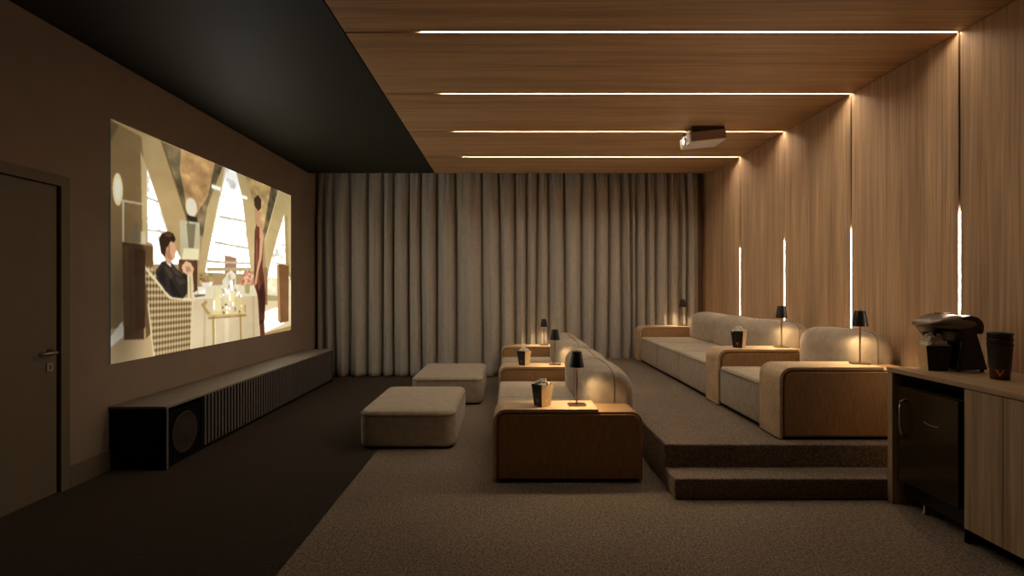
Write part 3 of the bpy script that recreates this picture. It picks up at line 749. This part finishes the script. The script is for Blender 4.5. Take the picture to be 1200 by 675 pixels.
def paint_picture(W=448, HH=252):
    ss = 2
    w, h = W * ss, HH * ss
    X, Y = np.meshgrid((np.arange(w) + .5) / w * 1000, (np.arange(h) + .5) / h * 563)
    img = np.zeros((h, w, 3)); img[:] = (170, 140, 96)
    rng = np.random.RandomState(5)
    def fbm(n):
        a = np.zeros((h, w))
        for k in range(4):
            m = n * 2 ** k
            g = rng.rand(m + 2, m + 2)
            yy = np.arange(h) / h * m; xx = np.arange(w) / w * m
            y0 = yy.astype(int); x0 = xx.astype(int); fy = (yy - y0)[:, None]; fx = (xx - x0)[None]
            a += ((g[y0][:, x0] * (1 - fx) + g[y0][:, x0 + 1] * fx) * (1 - fy) + (g[y0 + 1][:, x0] * (1 - fx) + g[y0 + 1][:, x0 + 1] * fx) * fy) / 2 ** k
        return a / 1.875 - .5
    N1, N2 = fbm(6), fbm(24)
    def inside(poly):
        m = np.zeros((h, w), bool)
        ys = [p[1] for p in poly]; xs = [p[0] for p in poly]
        r0 = max(0, int(min(ys) / 563 * h) - 2); r1 = min(h, int(max(ys) / 563 * h) + 3)
        c0 = max(0, int(min(xs) / 1000 * w) - 2); c1 = min(w, int(max(xs) / 1000 * w) + 3)
        if r0 >= r1 or c0 >= c1: return m
        x = X[r0:r1, c0:c1]; y = Y[r0:r1, c0:c1]
        s = m[r0:r1, c0:c1]
        j = len(poly) - 1
        for i in range(len(poly)):
            (xi, yi), (xj, yj) = poly[i], poly[j]
            if yi != yj:
                s ^= ((yi > y) != (yj > y)) & (x < (xj - xi) * (y - yi) / (yj - yi) + xi)
            j = i
        return m
    def strokes():
        for a, b, wd, c in PICTURE_LINES:
            ax, ay = a; bx, by = b
            L = max(1e-6, math.hypot(bx - ax, by - ay))
            t = np.clip(((X - ax) * (bx - ax) + (Y - ay) * (by - ay)) / L ** 2, 0, 1)
            d = np.hypot(X - ax - t * (bx - ax), Y - ay - t * (by - ay))
            img[d < wd / 2] = c
        for (cx, cy), (rx, ry), c in PICTURE_ELLIPSES:
            img[((X - cx) / rx) ** 2 + ((Y - cy) / ry) ** 2 < 1] = c
    for n, (c, p) in enumerate(PICTURE_POLYGONS):
        if n == FIRST_BATCH: strokes()
        m = inside(p)
        cc = np.array(c, float)
        if c in ((112, 97, 68), (198, 154, 100), (194, 162, 104), (104, 90, 62)):
            v = cc + (N2[m] * 150)[:, None] * np.array((1, .85, .6))
        elif c == (206, 182, 134):                      # woven lattice of the armchair
            a = np.sin((X[m] + Y[m] * .7) * .27) * np.sin((X[m] - Y[m] * .7) * .27)
            v = np.where((a > .02)[:, None], np.array((104, 76, 48.)), cc)
        elif c[0] > 246 and n < FIRST_BATCH:
            v = cc + (np.minimum(N2[m] * 150 + 10, 4))[:, None] * np.array((1, 1, 1.2))
        else:
            v = cc + (N1[m] * 34)[:, None] + (N2[m] * 14)[:, None]
        img[m] = v
    # the film's own light: deep corner at the left, glow pouring from the windows
    sh = 1 - .42 * np.exp(-((X - 30) / 60) ** 2 - ((Y - 420) / 170) ** 2) - .12 * np.exp(-((Y - 20) / 80) ** 2)
    sh = sh * (1 - .14 / (1 + np.exp((X - 105) / 12)))
    warm = .10 * np.exp(-((X - 620) / 230) ** 2 - ((Y - 260) / 160) ** 2)
    img = img * sh[..., None] + 255 * warm[..., None] * np.array((1, .92, .72)) * .5
    img = img.reshape(HH, ss, W, ss, 3).mean((1, 3))
    pad = np.pad(img, ((1, 1), (1, 1), (0, 0)), 'edge')
    img = (2 * img + pad[:-2, 1:-1] + pad[2:, 1:-1] + pad[1:-1, :-2] + pad[1:-1, 2:]) / 6
    img = np.clip(img, 0, 255) / 255
    img = np.where(img <= .04045, img / 12.92, ((img + .055) / 1.055) ** 2.4)
    lum = img.mean(2, keepdims=True)              # the sunlit windows of the film are far brighter than paper white
    k = np.clip((lum - .72) / .25, 0, 1)
    return img * (1 + 4.5 * k * k * (3 - 2 * k))

def build_screen():
    W, HH = 448, 252
    px = paint_picture(W, HH)
    ys = np.linspace(SY0, SY1, W + 1); zs = np.linspace(SZ1, SZ0, HH + 1)
    me = bpy.data.meshes.new('projection_screen')
    YY, ZZ = np.meshgrid(ys, zs)
    co = np.stack([np.full(YY.size, XL + .012), YY.ravel(), ZZ.ravel()], 1)
    i = np.arange(HH)[:, None] * (W + 1) + np.arange(W)[None]
    quads = np.stack([i, i + (W + 1), i + (W + 2), i + 1], -1).reshape(-1, 4)
    nf = len(quads)
    n0 = len(co)
    # a thin board behind the picture
    bc = [(XL + .001, SY0, SZ1), (XL + .001, SY1, SZ1), (XL + .001, SY1, SZ0), (XL + .001, SY0, SZ0)]
    c0, c1, c2, c3 = 0, W, (HH + 1) * (W + 1) - 1, HH * (W + 1)
    side = [(n0, n0 + 1, c1, c0), (n0 + 1, n0 + 2, c2, c1), (n0 + 2, n0 + 3, c3, c2), (n0 + 3, n0, c0, c3)]
    me.from_pydata(np.vstack([co, bc]).tolist(), [], quads.tolist() + side)
    at = me.color_attributes.new('picture', 'FLOAT_COLOR', 'CORNER')
    cols = np.ones((nf + 4, 4, 4)); cols[:nf, :, :3] = px.reshape(-1, 1, 3); cols[nf:, :, :3] = .02
    at.data.foreach_set('color', cols.ravel().astype(np.float32))
    m, nt, p = new_mat('projected picture')
    a = node(nt, 'ShaderNodeVertexColor', layer_name='picture')
    p.inputs['Base Color'].default_value = (.03, .03, .03, 1)
    p.inputs['Roughness'].default_value = .9
    nt.links.new(a.outputs[0], p.inputs['Emission Color'])
    p.inputs['Emission Strength'].default_value = SCREEN_STRENGTH
    me.materials.append(m)
    o = bpy.data.objects.new('projection_screen', me)
    COL.objects.link(o)
    tag(o, 'large glowing wall screen showing a seated man at a dining table', 'screen')
build_screen()

# ------------------------------------------------------------------ low console under the screen
CX, CY0, CY1, CZ = -2.824, 4.345, 8.458, .525
con = empty('media_console', (XL, CY0, 0))
tag(con, 'long low dark media console with slatted doors under the wall screen', 'media console')
D, L = CX - XL, CY1 - CY0
bay = .52
bm = B()
box(bm, .015, D, 0, .022, .0, CZ - .02)
box(bm, .015, D - .03, bay, bay + .02, .02, CZ - .02)
box(bm, .015, D, L - .022, L, 0, CZ - .02)
box(bm, .015, .03, .022, L - .022, .03, CZ - .02)
box(bm, .015, D - .005, .022, L - .022, .015, .04)
obj('carcass', bm, M['dark'], con, bevel=.0015, segs=1)
obj('side_edge', box(B(), D - .004, D + .003, 0, .022, 0, CZ - .02), M['slat'], con)
obj('top_panel', box(B(), .001, D + .004, -.004, L + .004, CZ - .02, CZ), M['console'], con, bevel=.002)
w = (L - .022 - bay - .01) / 6
for i in range(6):
    y0 = bay + .012 + i * w
    bm = B(); box(bm, D - .034, D - .022, y0 + .002, y0 + w - .002, .045, CZ - .026, 1)
    ns = 10
    p = (w - .004) / ns
    for k in range(ns):
        a = y0 + .002 + k * p
        box(bm, D - .022, D, a + .016, a + p - .016, .045, CZ - .026)
    obj('slatted_door', bm, [M['slat'], M['console_dark']], con)
sub = empty('subwoofer', (XL + .125, CY0 + .03, .04))
tag(sub, 'dark subwoofer with a round cone inside the open console end', 'speaker')
obj('cabinet', box(B(), 0, .33, 0.005, .475, 0, .42), M['dark'], sub, bevel=.006)
bm = B()
lathe(bm, [(.176, 0), (.182, .006), (.176, .014), (.165, .012), (.15, .006), (.06, .02), (.03, .024)], n=40)
bmesh.ops.rotate(bm, verts=bm.verts[:], matrix=Matrix.Rotation(PI / 2, 3, 'Y'), cent=(0, 0, 0))
bmesh.ops.translate(bm, verts=bm.verts[:], vec=(.33, .24, .205))
obj('speaker_cone', bm, M['cone'] if 'cone' in M else plain('speaker cone', (.03, .019, .012), .6), sub, smooth=True)

# ------------------------------------------------------------------ ottomans
def ottoman(x0, x1, y0, y1, label):
    o = empty('ottoman', ((x0 + x1) / 2, (y0 + y1) / 2, 0))
    tag(o, label, 'ottoman', 'square ottomans in front of the low sofa')
    hx, hy, h = (x1 - x0) / 2, (y1 - y0) / 2, .362
    R = .11
    bm = B(); rings = []
    prof = [(.03, .022), (.012, .024), (.003, .034), (0, .05), (0, .10), (-.004, .2), (0, .30)]
    for k in range(7):
        a = PI / 2 * k / 6
        prof.append((.042 * (1 - math.cos(a)), .315 + .042 * math.sin(a)))
    for ins, z in prof:
        rings.append([(x, y, z) for x, y in rrect(-hx + ins, hx - ins, -hy + ins, hy - ins, max(.04, R - ins), 8)])
    for f in (.75, .5, .25, .04):
        rr = rrect(-hx + .042, hx - .042, -hy + .042, hy - .042, R - .042, 8)
        rings.append([(x * f, y * f, .357 + .008 * (1 - f * f)) for x, y in rr])
    obj('cushion', loft(bm, rings), M['fabric'], o, smooth=True)
    rr = rrect(-hx - .002, hx + .002, -hy - .002, hy + .002, R, 8)
    obj('piping', tube(B(), [(x, y, .318) for x, y in rr], .0045, 6, closed=True), M['piping'], o, smooth=True)
    rr = rrect(-hx + .03, hx - .03, -hy + .03, hy - .03, .08, 6)
    obj('plinth', loft(B(), [[(x, y, 0) for x, y in rr], [(x, y, .024) for x, y in rr]]), M['dark'], o)
    return o
ottoman(-1.398, -.50, 4.90, 6.17, 'beige upholstered ottoman nearer to the camera, in front of the low sofa')
ottoman(-1.253, -.335, 6.765, 8.08, 'beige upholstered ottoman behind the other one, closer to the curtain')

# ------------------------------------------------------------------ sofas
AT, AH, AL = .33, .568, 1.155            # armrest thickness, height, length
def arm_outline(x0, x1, z0, z1, r, seg=8):
    pts = [(x0, z0), (x1, z0)]
    for k in range(seg + 1):
        a = PI / 2 * k / seg
        pts.append((x1 - r + r * math.cos(a), z1 - r + r * math.sin(a)))
    for k in range(seg + 1):
        a = PI / 2 + PI / 2 * k / seg
        pts.append((x0 + r + r * math.cos(a), z1 - r + r * math.sin(a)))
    return pts

def armrest(sofa, y):
    t = AT
    prof = arm_outline(.024, AL, .024, AH - .022, .085)
    a = obj('armrest', prism_y(B(), prof, y + .010, y + t - .010), M['arm_fabric'], sofa, smooth=False, bevel=.006, segs=3)
    # raised upholstered panels on the two faces, with a shadow gap round them
    for s in (0, 1):
        bm = B()
        pr = arm_outline(.040, AL - .016, .034, AH - .040, .075)
        if s == 0: prism_y(bm, pr, y - .001, y + .012)
        else: prism_y(bm, pr, y + t - .012, y + t + .001)
        obj('face_panel', bm, M['arm_fabric'], a, bevel=.006, segs=3)
    # timber sheet that rises up the front and bends over the top
    z1, x1, r, th = AH, .81, .10, .022
    outer, inner = [(0, .012)], [(th, .012)]
    for k in range(13):
        g = PI - PI / 2 * k / 12
        outer.append((r + r * math.cos(g), z1 - r + r * math.sin(g)))
        inner.append((r + (r - th) * math.cos(g), z1 - r + (r - th) * math.sin(g)))
    outer.append((x1, z1)); inner.append((x1, z1 - th))
    n = len(outer)
    bm = B()
    va = [[bm.verts.new((x, yy, z)) for x, z in outer] for yy in (y, y + t)]
    vb = [[bm.verts.new((x, yy, z)) for x, z in inner] for yy in (y, y + t)]
    for i in range(n - 1):
        bm.faces.new((va[0][i], va[0][i + 1], va[1][i + 1], va[1][i]))
        bm.faces.new((vb[0][i], vb[1][i], vb[1][i + 1], vb[0][i + 1]))
        for q in (0, 1):
            bm.faces.new((va[q][i], va[q][i + 1], vb[q][i + 1], vb[q][i]))
    for e in (0, -1):
        bm.faces.new((va[0][e], va[1][e], vb[1][e], vb[0][e]))
    w_ = obj('wooden_top', bm, M['tray_wood'], a, bevel=.0025)
    w_['label'] = 'pale oak sheet bent over the armrest'
    obj('plinth', box(B(), .05, AL - .04, y + .03, y + t - .03, 0, .026), M['dark'], a)
    return a

def seat(sofa, y0, y1, back=True):
    bm = B()
    d = AL - .02
    soft_box(bm, (.012 + d / 2, (y0 + y1) / 2, .215), (d / 2, (y1 - y0) / 2 - .002, .187), .032, (0.004, 0, .006), 4, 6)
    s = obj('seat', bm, M['fabric'], sofa, smooth=True)
    pts = [(.022, y0 + .03, .376), (.009, y0 + .06, .374), (.007, (y0 + y1) / 2, .374), (.009, y1 - .06, .374), (.022, y1 - .03, .376)]
    obj('piping', tube(B(), pts, .0042, 6), M['piping'], s, smooth=True)
    obj('plinth', box(B(), .05, AL - .05, y0 + .01, y1 - .01, 0, .03), M['dark'], s)

def back_cushion(sofa, y0, y1, x0=.795, x1=1.165, top=.785):
    z0, R, RB, re = .385, .155, .06, .075
    w = y1 - y0
    def prof(ins, pf, seg=9):
        a, b, c, d = x0 + ins - .035 * pf, x1 - ins + .012 * pf, z0 + ins * .4, top - ins + .032 * pf
        r, q = min(R - ins * .6, (b - a) / 2 - .002), max(.02, RB - ins * .5)
        out = []
        for cx, cz, rr, g0 in ((b - r, d - r, r, 0), (a + r, d - r, r, PI / 2), (a + q, c + q, q, PI), (b - q, c + q, q, 1.5 * PI)):
            for k in range(seg + 1):
                g = g0 + PI / 2 * k / seg
                out.append((cx + rr * math.cos(g), cz + rr * math.sin(g)))
        return out
    ys = [(.0, re)] + [(re * (1 - math.cos(g)), re * (1 - math.sin(g))) for g in [PI / 2 * k / 7 for k in range(1, 8)]]
    st = [(0.0, re * 1.9), (0.0, re * 1.4)] + ys
    mid = [(re + (w - 2 * re) * k / 12, 0) for k in range(1, 12)]
    rows = st + mid + [(w - y, d) for y, d in reversed(st)]
    bm = B(); rings = []
    crest = []
    for y, ins in rows:
        v = 2 * y / w - 1
        pf = 1 - abs(v) ** 3.0
        # the end faces swell slightly
        pr = prof(ins, pf)
        rings.append([(x, y0 + y, z) for x, z in pr])
        crest.append((y, ins, pf))
    loft(bm, rings)
    k = obj('back_cushion', bm, M['fabric'], sofa, smooth=True)
    xm = (x0 + x1) / 2 + .02
    pts = [(xm, y0 - .001, z0 + .07), (xm, y0 - .001, top - re * 1.9)]
    for y, ins, pf in crest[2:-2]:
        pts.append((xm, y0 + y, top - ins + .032 * pf + .001))
    pts += [(xm, y1 + .001, top - re * 1.9), (xm, y1 + .001, z0 + .07)]
    obj('piping', tube(B(), pts, .0045, 6), M['piping'], k, smooth=True)

def sofa(loc, arms, bays, label):
    o = empty('modular_sofa', loc)
    tag(o, label, 'sofa', 'modular sofas with oak-topped armrests')
    for a in arms: armrest(o, a - loc[1])
    for y0, y1, n in bays:
        w = (y1 - y0) / n
        for k in range(n):
            seat(o, y0 - loc[1] + k * w + .002, y0 - loc[1] + (k + 1) * w - .002)
            back_cushion(o, y0 - loc[1] + k * w + .006, y0 - loc[1] + (k + 1) * w - .006)
    return o
FX, FY = -.118, 4.06
sofa((FX, FY, 0), [4.06, 6.26, 8.46], [(4.39, 6.26, 2), (6.59, 8.46, 2)], 'low modular sofa standing on the floor in front of the platform')
RX, RY = 2.105, 4.09
sofa((RX, RY, PZ), [4.09, 5.29, 8.45], [(4.42, 5.29, 1), (5.62, 8.45, 3)], 'modular sofa on the raised platform along the timber wall')

# ------------------------------------------------------------------ bar counter
BX, BY = 2.675, 3.717
TZ = .946
cab = empty('bar_cabinet', (BX, BY, 0))
tag(cab, 'oak bar cabinet with flat doors around the small fridge', 'cabinet')
W_ = XR - BX - .004
obj('end_panel', box(B(), 0, W_, -.045, 0, 0, TZ - .032), M['door_wood'], cab, bevel=.0015)
bm = B()
box(bm, .02, W_, -.625, -.605, .0, TZ - .032)          # divider beside the fridge
box(bm, W_ - .02, W_, -.605, -.045, 0, TZ - .032)      # back of the fridge bay
box(bm, .03, W_ - .02, -.605, -.045, TZ - .06, TZ - .033)
obj('fridge_recess', bm, M['dark'], cab)
bm = B(); box(bm, .022, W_, -3.3, -.626, .09, TZ - .032)
obj('carcass', bm, M['door_wood'], cab)
bm = B(); box(bm, .10, W_, -3.3, -.626, 0, .09)
obj('toe_kick', bm, M['dark'], cab)
for a, b in ((-.866, -.626), (-1.47, -.869), (-2.073, -1.473), (-2.676, -2.076), (-3.28, -2.679)):
    obj('door', box(B(), 0, .02, a, b, .093, TZ - .036), M['door_wood'], cab, bevel=.001, segs=1)
top = obj('worktop', box(B(), BX - .004, XR - .003, BY - 3.32, BY + .003, TZ - .030, TZ), M['top_wood_x'], bevel=.0015)
tag(top, 'pale oak worktop running along the bar, carrying the popcorn machine', 'worktop')

fr = empty('mini_fridge', (BX, BY, 0))
tag(fr, 'small bronze-fronted minibar fridge built into the bar', 'fridge')
FY0, FY1 = -.555, -.060
obj('body', box(B(), .07, .55, FY0 + .005, FY1 - .005, .07, .825), M['black'], fr, bevel=.004)
dr = obj('door', box(B(), .025, .066, FY0, FY1, .178, .822), M['fridge'], fr, bevel=.004, segs=3)
dr['label'] = 'glossy bronze door'
bm = B()
hy = FY1 - .085
tube(bm, [(.026, hy, .735), (.006, hy, .745), (-.012, hy, .73), (-.02, hy, .68), (-.022, hy, .62), (-.02, hy, .56), (-.012, hy, .52), (.006, hy, .505), (.026, hy, .515)], .009, 10)
hd = obj('handle', bm, M['chrome'], dr, smooth=True); hd['label'] = 'curved chrome handle'
bm = B(); tube(bm, [(.024, -.29, .632), (.0235, -.33, .624), (.0235, -.37, .622), (.024, -.41, .628)], .0025, 6)
obj('door_line', bm, M['steel'], dr, smooth=True)  # thin, slightly curved pale line across the fridge door
bm = B(); lathe(bm, [(.02, 0), (.02, .012), (.01, .016), (.009, .07)], (.09, FY1 - .16), n=14)
obj('foot', bm, M['steel'], fr, smooth=True)
obj('foot', lathe(B(), [(.02, 0), (.02, .012), (.01, .016), (.009, .07)], (.5, FY1 - .1), n=14), M['steel'], fr, smooth=True)
obj('foot', lathe(B(), [(.02, 0), (.02, .012), (.01, .016), (.009, .07)], (.5, FY0 + .1), n=14), M['steel'], fr, smooth=True)

# ------------------------------------------------------------------ table lamps
def lamp_proto():
    o = empty('table_lamp', (0, 0, 0))
    bm = B()
    rr = rrect(-.07, .07, -.05, .05, .012, 4)
    loft(bm, [[(x, y, 0) for x, y in rr], [(x, y, .008) for x, y in rr], [(x * .97, y * .96, .011) for x, y in rr]])
    obj('base', bm, M['brass'], o)
    obj('stem', lathe(B(), [(.012, .0105), (.012, .018), (.0065, .022), (.0065, .33), (.010, .332), (.010, .345)], n=14), M['brass'], o, smooth=True)
    bm = B()
    lathe(bm, [(.059, .305), (.0395, .425), (.036, .430), (.012, .431), (.0115, .429), (.035, .427), (.0375, .423), (.0570, .305), (.059, .305)], n=36, caps=False)
    bmesh.ops.contextual_create(bm, geom=[e for e in bm.edges if e.is_boundary and e.verts[0].co.z > .42])
    sh = obj('lamp_shade', bm, M['shade'], o, smooth=True)
    obj('finial', lathe(B(), [(.013, .427), (.013, .433), (.006, .436), (.004, .437)], n=12), M['shade'], o, smooth=True)
    obj('light_diffuser', lathe(B(), [(.026, .345), (.026, .349)], n=20), M['bulb'], o)
    return o
def lamp_light():
    d = bpy.data.lights.new('lamp_light', 'SPOT')
    d.energy = LAMP_WATTS * 4; d.color = LAMP_COLOUR; d.shadow_soft_size = .02
    d.spot_size = math.radians(150); d.spot_blend = .5
    return d
LD = lamp_light()
AF, AR = AH, PZ + AH
lamps = [((.545, 4.205, AF), 'black-shaded brass lamp on the nearest armrest of the low sofa'),
         ((.565, 6.42, AF), 'black-shaded brass lamp on the middle armrest of the low sofa'),
         ((.578, 8.62, AF), 'black-shaded brass lamp on the low sofa armrest next to the curtain'),
         ((2.85, 4.27, AR), 'black-shaded brass lamp on the nearest armrest of the raised sofa'),
         ((2.83, 5.46, AR), 'black-shaded brass lamp on the middle armrest of the raised sofa'),
         ((2.846, 8.62, AR), 'black-shaded brass lamp on the raised sofa armrest next to the curtain')]
proto = lamp_proto()
for i, (p, lab) in enumerate(lamps):
    o = proto if i == 0 else copy_tree(proto)
    o.location = (p[0], p[1], p[2] + .001)
    o.rotation_euler = (0, 0, [0.05, -.1, .1, -.35, -.25, 0.1][i])
    tag(o, lab, 'lamp', 'cordless lamps on the armrests')
for o in [x for x in list(COL.objects) if x.type == 'EMPTY' and x.name.startswith('table_lamp')]:
    l = bpy.data.objects.new('lamp_light', LD)
    COL.objects.link(l); l.parent = o; l.location = (0, 0, .335)

# ------------------------------------------------------------------ popcorn, cartons, cups
def kernels(n, sx, sy, z, dome, size, seed):
    rng = random.Random(seed)
    bm = B()
    for i in range(n):
        while True:
            x, y = rng.uniform(-1, 1), rng.uniform(-1, 1)
            if max(abs(x), abs(y)) < 1: break
        zz = z + dome * (1 - max(abs(x), abs(y)) ** 2) * rng.uniform(.2, 1)
        s = size * rng.uniform(.75, 1.25)
        for q in range(3):
            c = Vector((x * sx, y * sy, zz)) + Vector((rng.uniform(-1, 1), rng.uniform(-1, 1), rng.uniform(-.6, .8))) * s * .55
            r = bmesh.ops.create_icosphere(bm, subdivisions=1, radius=s * rng.uniform(.45, .7))
            for v in r['verts']: v.co = v.co * rng.uniform(.85, 1.15) + c
    return bm

def v_mark(bm, w, h, mi=0):
    """small flame-like V in the XZ plane, facing -Y"""
    for poly in (((-w, h), (-w * .5, h), (.02 * w, -.25 * h), (0, -h)), ((0, -h), (.02 * w, -.25 * h), (w * .62, h), (w, h))):
        a = [bm.verts.new((x, 0, z)) for x, z in poly]
        f = bm.faces.new(a); f.material_index = mi
    return bm

def carton(loc, rz, b, t, h, label, poplabel, group, npop, seed):
    o = empty('popcorn_carton', loc, rz)
    tag(o, label, 'popcorn box', group)
    th = .0015
    bm = B()
    rings = [[(sx * w, sy * w, z) for sx, sy in ((-1, -1), (1, -1), (1, 1), (-1, 1))] for w, z in ((b, 0), (t, h), (t - th, h), (b - th, .004))]
    loft(bm, rings)
    bm.faces.ensure_lookup_table()
    for f in bm.faces:
        n = f.calc_center_median()
        f.material_index = 1 if (abs(n.y) > abs(n.x)) and n.y != 0 and abs(n.y) > .01 else 0
    obj('carton', bm, [M['carton_black'], M['carton_gold']], o)
    lean = math.atan2(t - b, h)
    for q, mat in ((0, 'emblem'), (1, 'emblem_red')):
        e = obj('emblem', v_mark(B(), b * .30, b * .34), M[mat], o)
        zc = h * .24
        w = b + (t - b) * .24 + .0012
        if q == 0: e.location = (0, -w, zc); e.rotation_euler = (lean, 0, 0)
        else: e.location = (-w, 0, zc); e.rotation_euler = (lean, 0, -PI / 2)
        s = e.modifiers.new('ink', 'SOLIDIFY'); s.thickness = .0006
    p = obj('popcorn', kernels(int(npop * 1.6), t * .78, t * .78, h - .004, .05, .0145, seed), M['pop'], None, loc=loc)
    p.rotation_euler = (0, 0, rz)
    tag(p, poplabel, 'popcorn', None, 'stuff')
    return o
G = 'popcorn boxes on the armrests'
carton((.268, 4.19, AF + .001), math.radians(38), .046, .062, .172, 'black and gold popcorn box on the nearest low sofa armrest', 'popcorn heaped in the box on the nearest low sofa armrest', G, 46, 1)
carton((.188, 6.42, AF + .001), math.radians(52), .046, .062, .172, 'black popcorn box on the middle armrest of the low sofa', 'popcorn in the box on the middle low sofa armrest', G, 46, 2)
carton((2.385, 5.45, AR + .001), math.radians(48), .046, .062, .172, 'copper and black popcorn box on the raised sofa armrest', 'popcorn in the box on the raised sofa armrest', G, 46, 3)

# popcorn machine
MX, MY = 2.80, 3.47
pm = empty('popcorn_machine', (MX, MY, TZ + .001))
pm.scale = (.82, 1, 1)
tag(pm, 'black domed popcorn machine standing on the oak bar worktop', 'popcorn machine')
bm = B()
body = [(.20, .012), (.445, .012), (.44, .03), (.36, .25), (.41, .252), (.418, .30), (.405, .335), (.37, .362), (.31, .374), (.25, .364), (.20, .338), (.165, .312), (.18, .29), (.215, .26), (.235, .2), (.22, .1)]
prism_y(bm, body, 0, .24)
obj('body', bm, M['black'], pm, bevel=.022, segs=4)
bm = B()
rings = []
for k in range(15):
    t = k / 14
    x = 0 + .33 * t
    zt = .312 + .072 * math.sin(PI * min(1, (t * .80 + .06))) ** .8
    hw = .035 + .105 * math.sin(PI / 2 * min(1, t * 2.2 + .12)) ** .7
    zb = .306 - .02 * math.sin(PI * t)
    rings.append([(x, .12 + hw * math.cos(a), zb + (zt - zb) * max(0, math.sin(a)) ** .7) for a in [PI * q / 16 for q in range(17)]])
loft(bm, rings)
lid = obj('lid', bm, plain('dark chrome', (.20, .17, .14), .28, .8), pm, smooth=True)
obj('lid_grip', box(B(), .14, .25, .095, .145, .368, .388), M['black'], lid, bevel=.008, segs=3)
bm = B()
loft(bm, [[(x, y, .312) for x, y in rrect(.03, .10, .03, .20, .02, 4)], [(x, y, .285) for x, y in rrect(.05, .10, .05, .19, .02, 4)], [(x, y, .255) for x, y in rrect(.07, .095, .07, .18, .01, 4)]])
obj('chute', bm, M['black'], pm, smooth=True)
obj('back_panel', prism_y(B(), [(.20, .14), (.23, .14), (.23, .31), (.05, .31), (.09, .27)], .205, .235), M['black'], pm, bevel=.004)
for x, y in ((.23, .03), (.42, .03), (.23, .21), (.42, .21)):
    obj('foot', lathe(B(), [(.014, 0), (.014, .014)], (x, y), n=12), M['black'], pm)
o = empty('popcorn_bucket', (2.895, 3.585, TZ + .001), math.radians(-10))
tag(o, 'large amber and black popcorn bucket under the popcorn machine chute', 'popcorn box')
bm = B()
b_, t_, h_ = .058, .080, .168
rings = [[(sx * w, sy * w * .8, z) for sx, sy in ((-1, -1), (1, -1), (1, 1), (-1, 1))] for w, z in ((b_, 0), (t_, h_), (t_ - .002, h_), (b_ - .002, .004))]
loft(bm, rings)
for f in bm.faces:
    c = f.calc_center_median()
    f.material_index = 1 if abs(c.x) > .04 else 0
obj('bucket', bm, [M['carton_black'], M['carton_gold']], o)
e = obj('emblem', v_mark(B(), .016, .02), M['emblem'], o); e.location = (-.0634, 0, .036); e.rotation_euler = (math.atan2(.022, .168), 0, -PI / 2)
s = e.modifiers.new('ink', 'SOLIDIFY'); s.thickness = .0006
p = obj('popcorn', kernels(250, .064, .050, .158, .112, .0125, 9), M['pop'], loc=(2.895, 3.585, TZ))
p.rotation_euler = (0, 0, math.radians(-10))
tag(p, 'popcorn heaped in the bucket up to the popcorn machine chute', 'popcorn', None, 'stuff')

# nested paper cups
for k in range(3):
    o = empty('paper_cup', (3.00, 3.215, TZ + .001 + k * .034), k * .5)
    lab = ['black paper cup with a red foot and orange V mark, lowest of the stack', 'black paper cup nested in the middle of the cup stack', 'black paper cup topmost of the stack beside the popcorn machine'][k]
    tag(o, lab, 'cup', 'stacked paper cups on the bar')
    bm = B()
    lathe(bm, [(.046, 0), (.0506, .068), (.0506 + 1e-5, .0681), (.061, .206), (.0645, .208), (.065, .213), (.062, .215), (.0595, .206), (.0445, .006)], n=36)
    for f in bm.faces:
        f.material_index = 1 if f.calc_center_median().z < .0682 and f.calc_center_median().xy.length > .0455 else 0
    obj('cup', bm, [M['carton_black'], M['carton_red']], o, smooth=True)
    if k == 0:
        e = obj('emblem', v_mark(B(), .022, .022), M['emblem_red'], o)
        g = math.atan2(-3.215, -3.00) + .0
        e.location = (.0497 * math.cos(g), .0497 * math.sin(g), .040)
        e.rotation_euler = (.08, 0, g + PI / 2)
        s = e.modifiers.new('ink', 'SOLIDIFY'); s.thickness = .0008

# ------------------------------------------------------------------ projector
pr = empty('projector', (2.136, 6.14, 3.208))
pr.rotation_euler = (0, -math.radians(5.8), 0)
tag(pr, 'cream and brown projector hanging under the timber ceiling', 'projector')
PW, PD, PH = .415, .365, .118
bm = B(); box(bm, 0, PW, 0.006, PD - .006, 0.006, PH)
obj('housing', bm, M['projector_side'], pr, bevel=.008, segs=3)
obj('bottom_cover', box(B(), -.002, PW, 0, PD, 0, .012), M['white_plastic'], pr, bevel=.006, segs=3)
bm = B(); box(bm, -.012, 0.004, .004, PD - .004, .002, PH)
fp = obj('front_panel', bm, M['white_plastic'], pr, bevel=.006, segs=3)
bm = B()
lathe(bm, [(.052, 0), (.052, .016), (.043, .018), (.040, .006)], n=28)
bmesh.ops.rotate(bm, verts=bm.verts[:], matrix=Matrix.Rotation(-PI / 2, 3, 'Y'), cent=(0, 0, 0))
bmesh.ops.translate(bm, verts=bm.verts[:], vec=(-.010, .20, .062))
obj('lens_ring', bm, M['steel'], fp, smooth=True)
bm = B(); lathe(bm, [(.039, .012), (.02, .018), (.004, .0195)], n=24)
bmesh.ops.rotate(bm, verts=bm.verts[:], matrix=Matrix.Rotation(-PI / 2, 3, 'Y'), cent=(0, 0, 0))
bmesh.ops.translate(bm, verts=bm.verts[:], vec=(-.010, .20, .062))
obj('lens', bm, M['lens'], fp, smooth=True)
obj('mount_bracket', prism_y(B(), [(.02, PH - .002), (PW - .01, PH - .002), (PW - .01 + .004, .152), (.02 + .007, .190)], .02, PD - .03), M['black'], pr, bevel=.003)
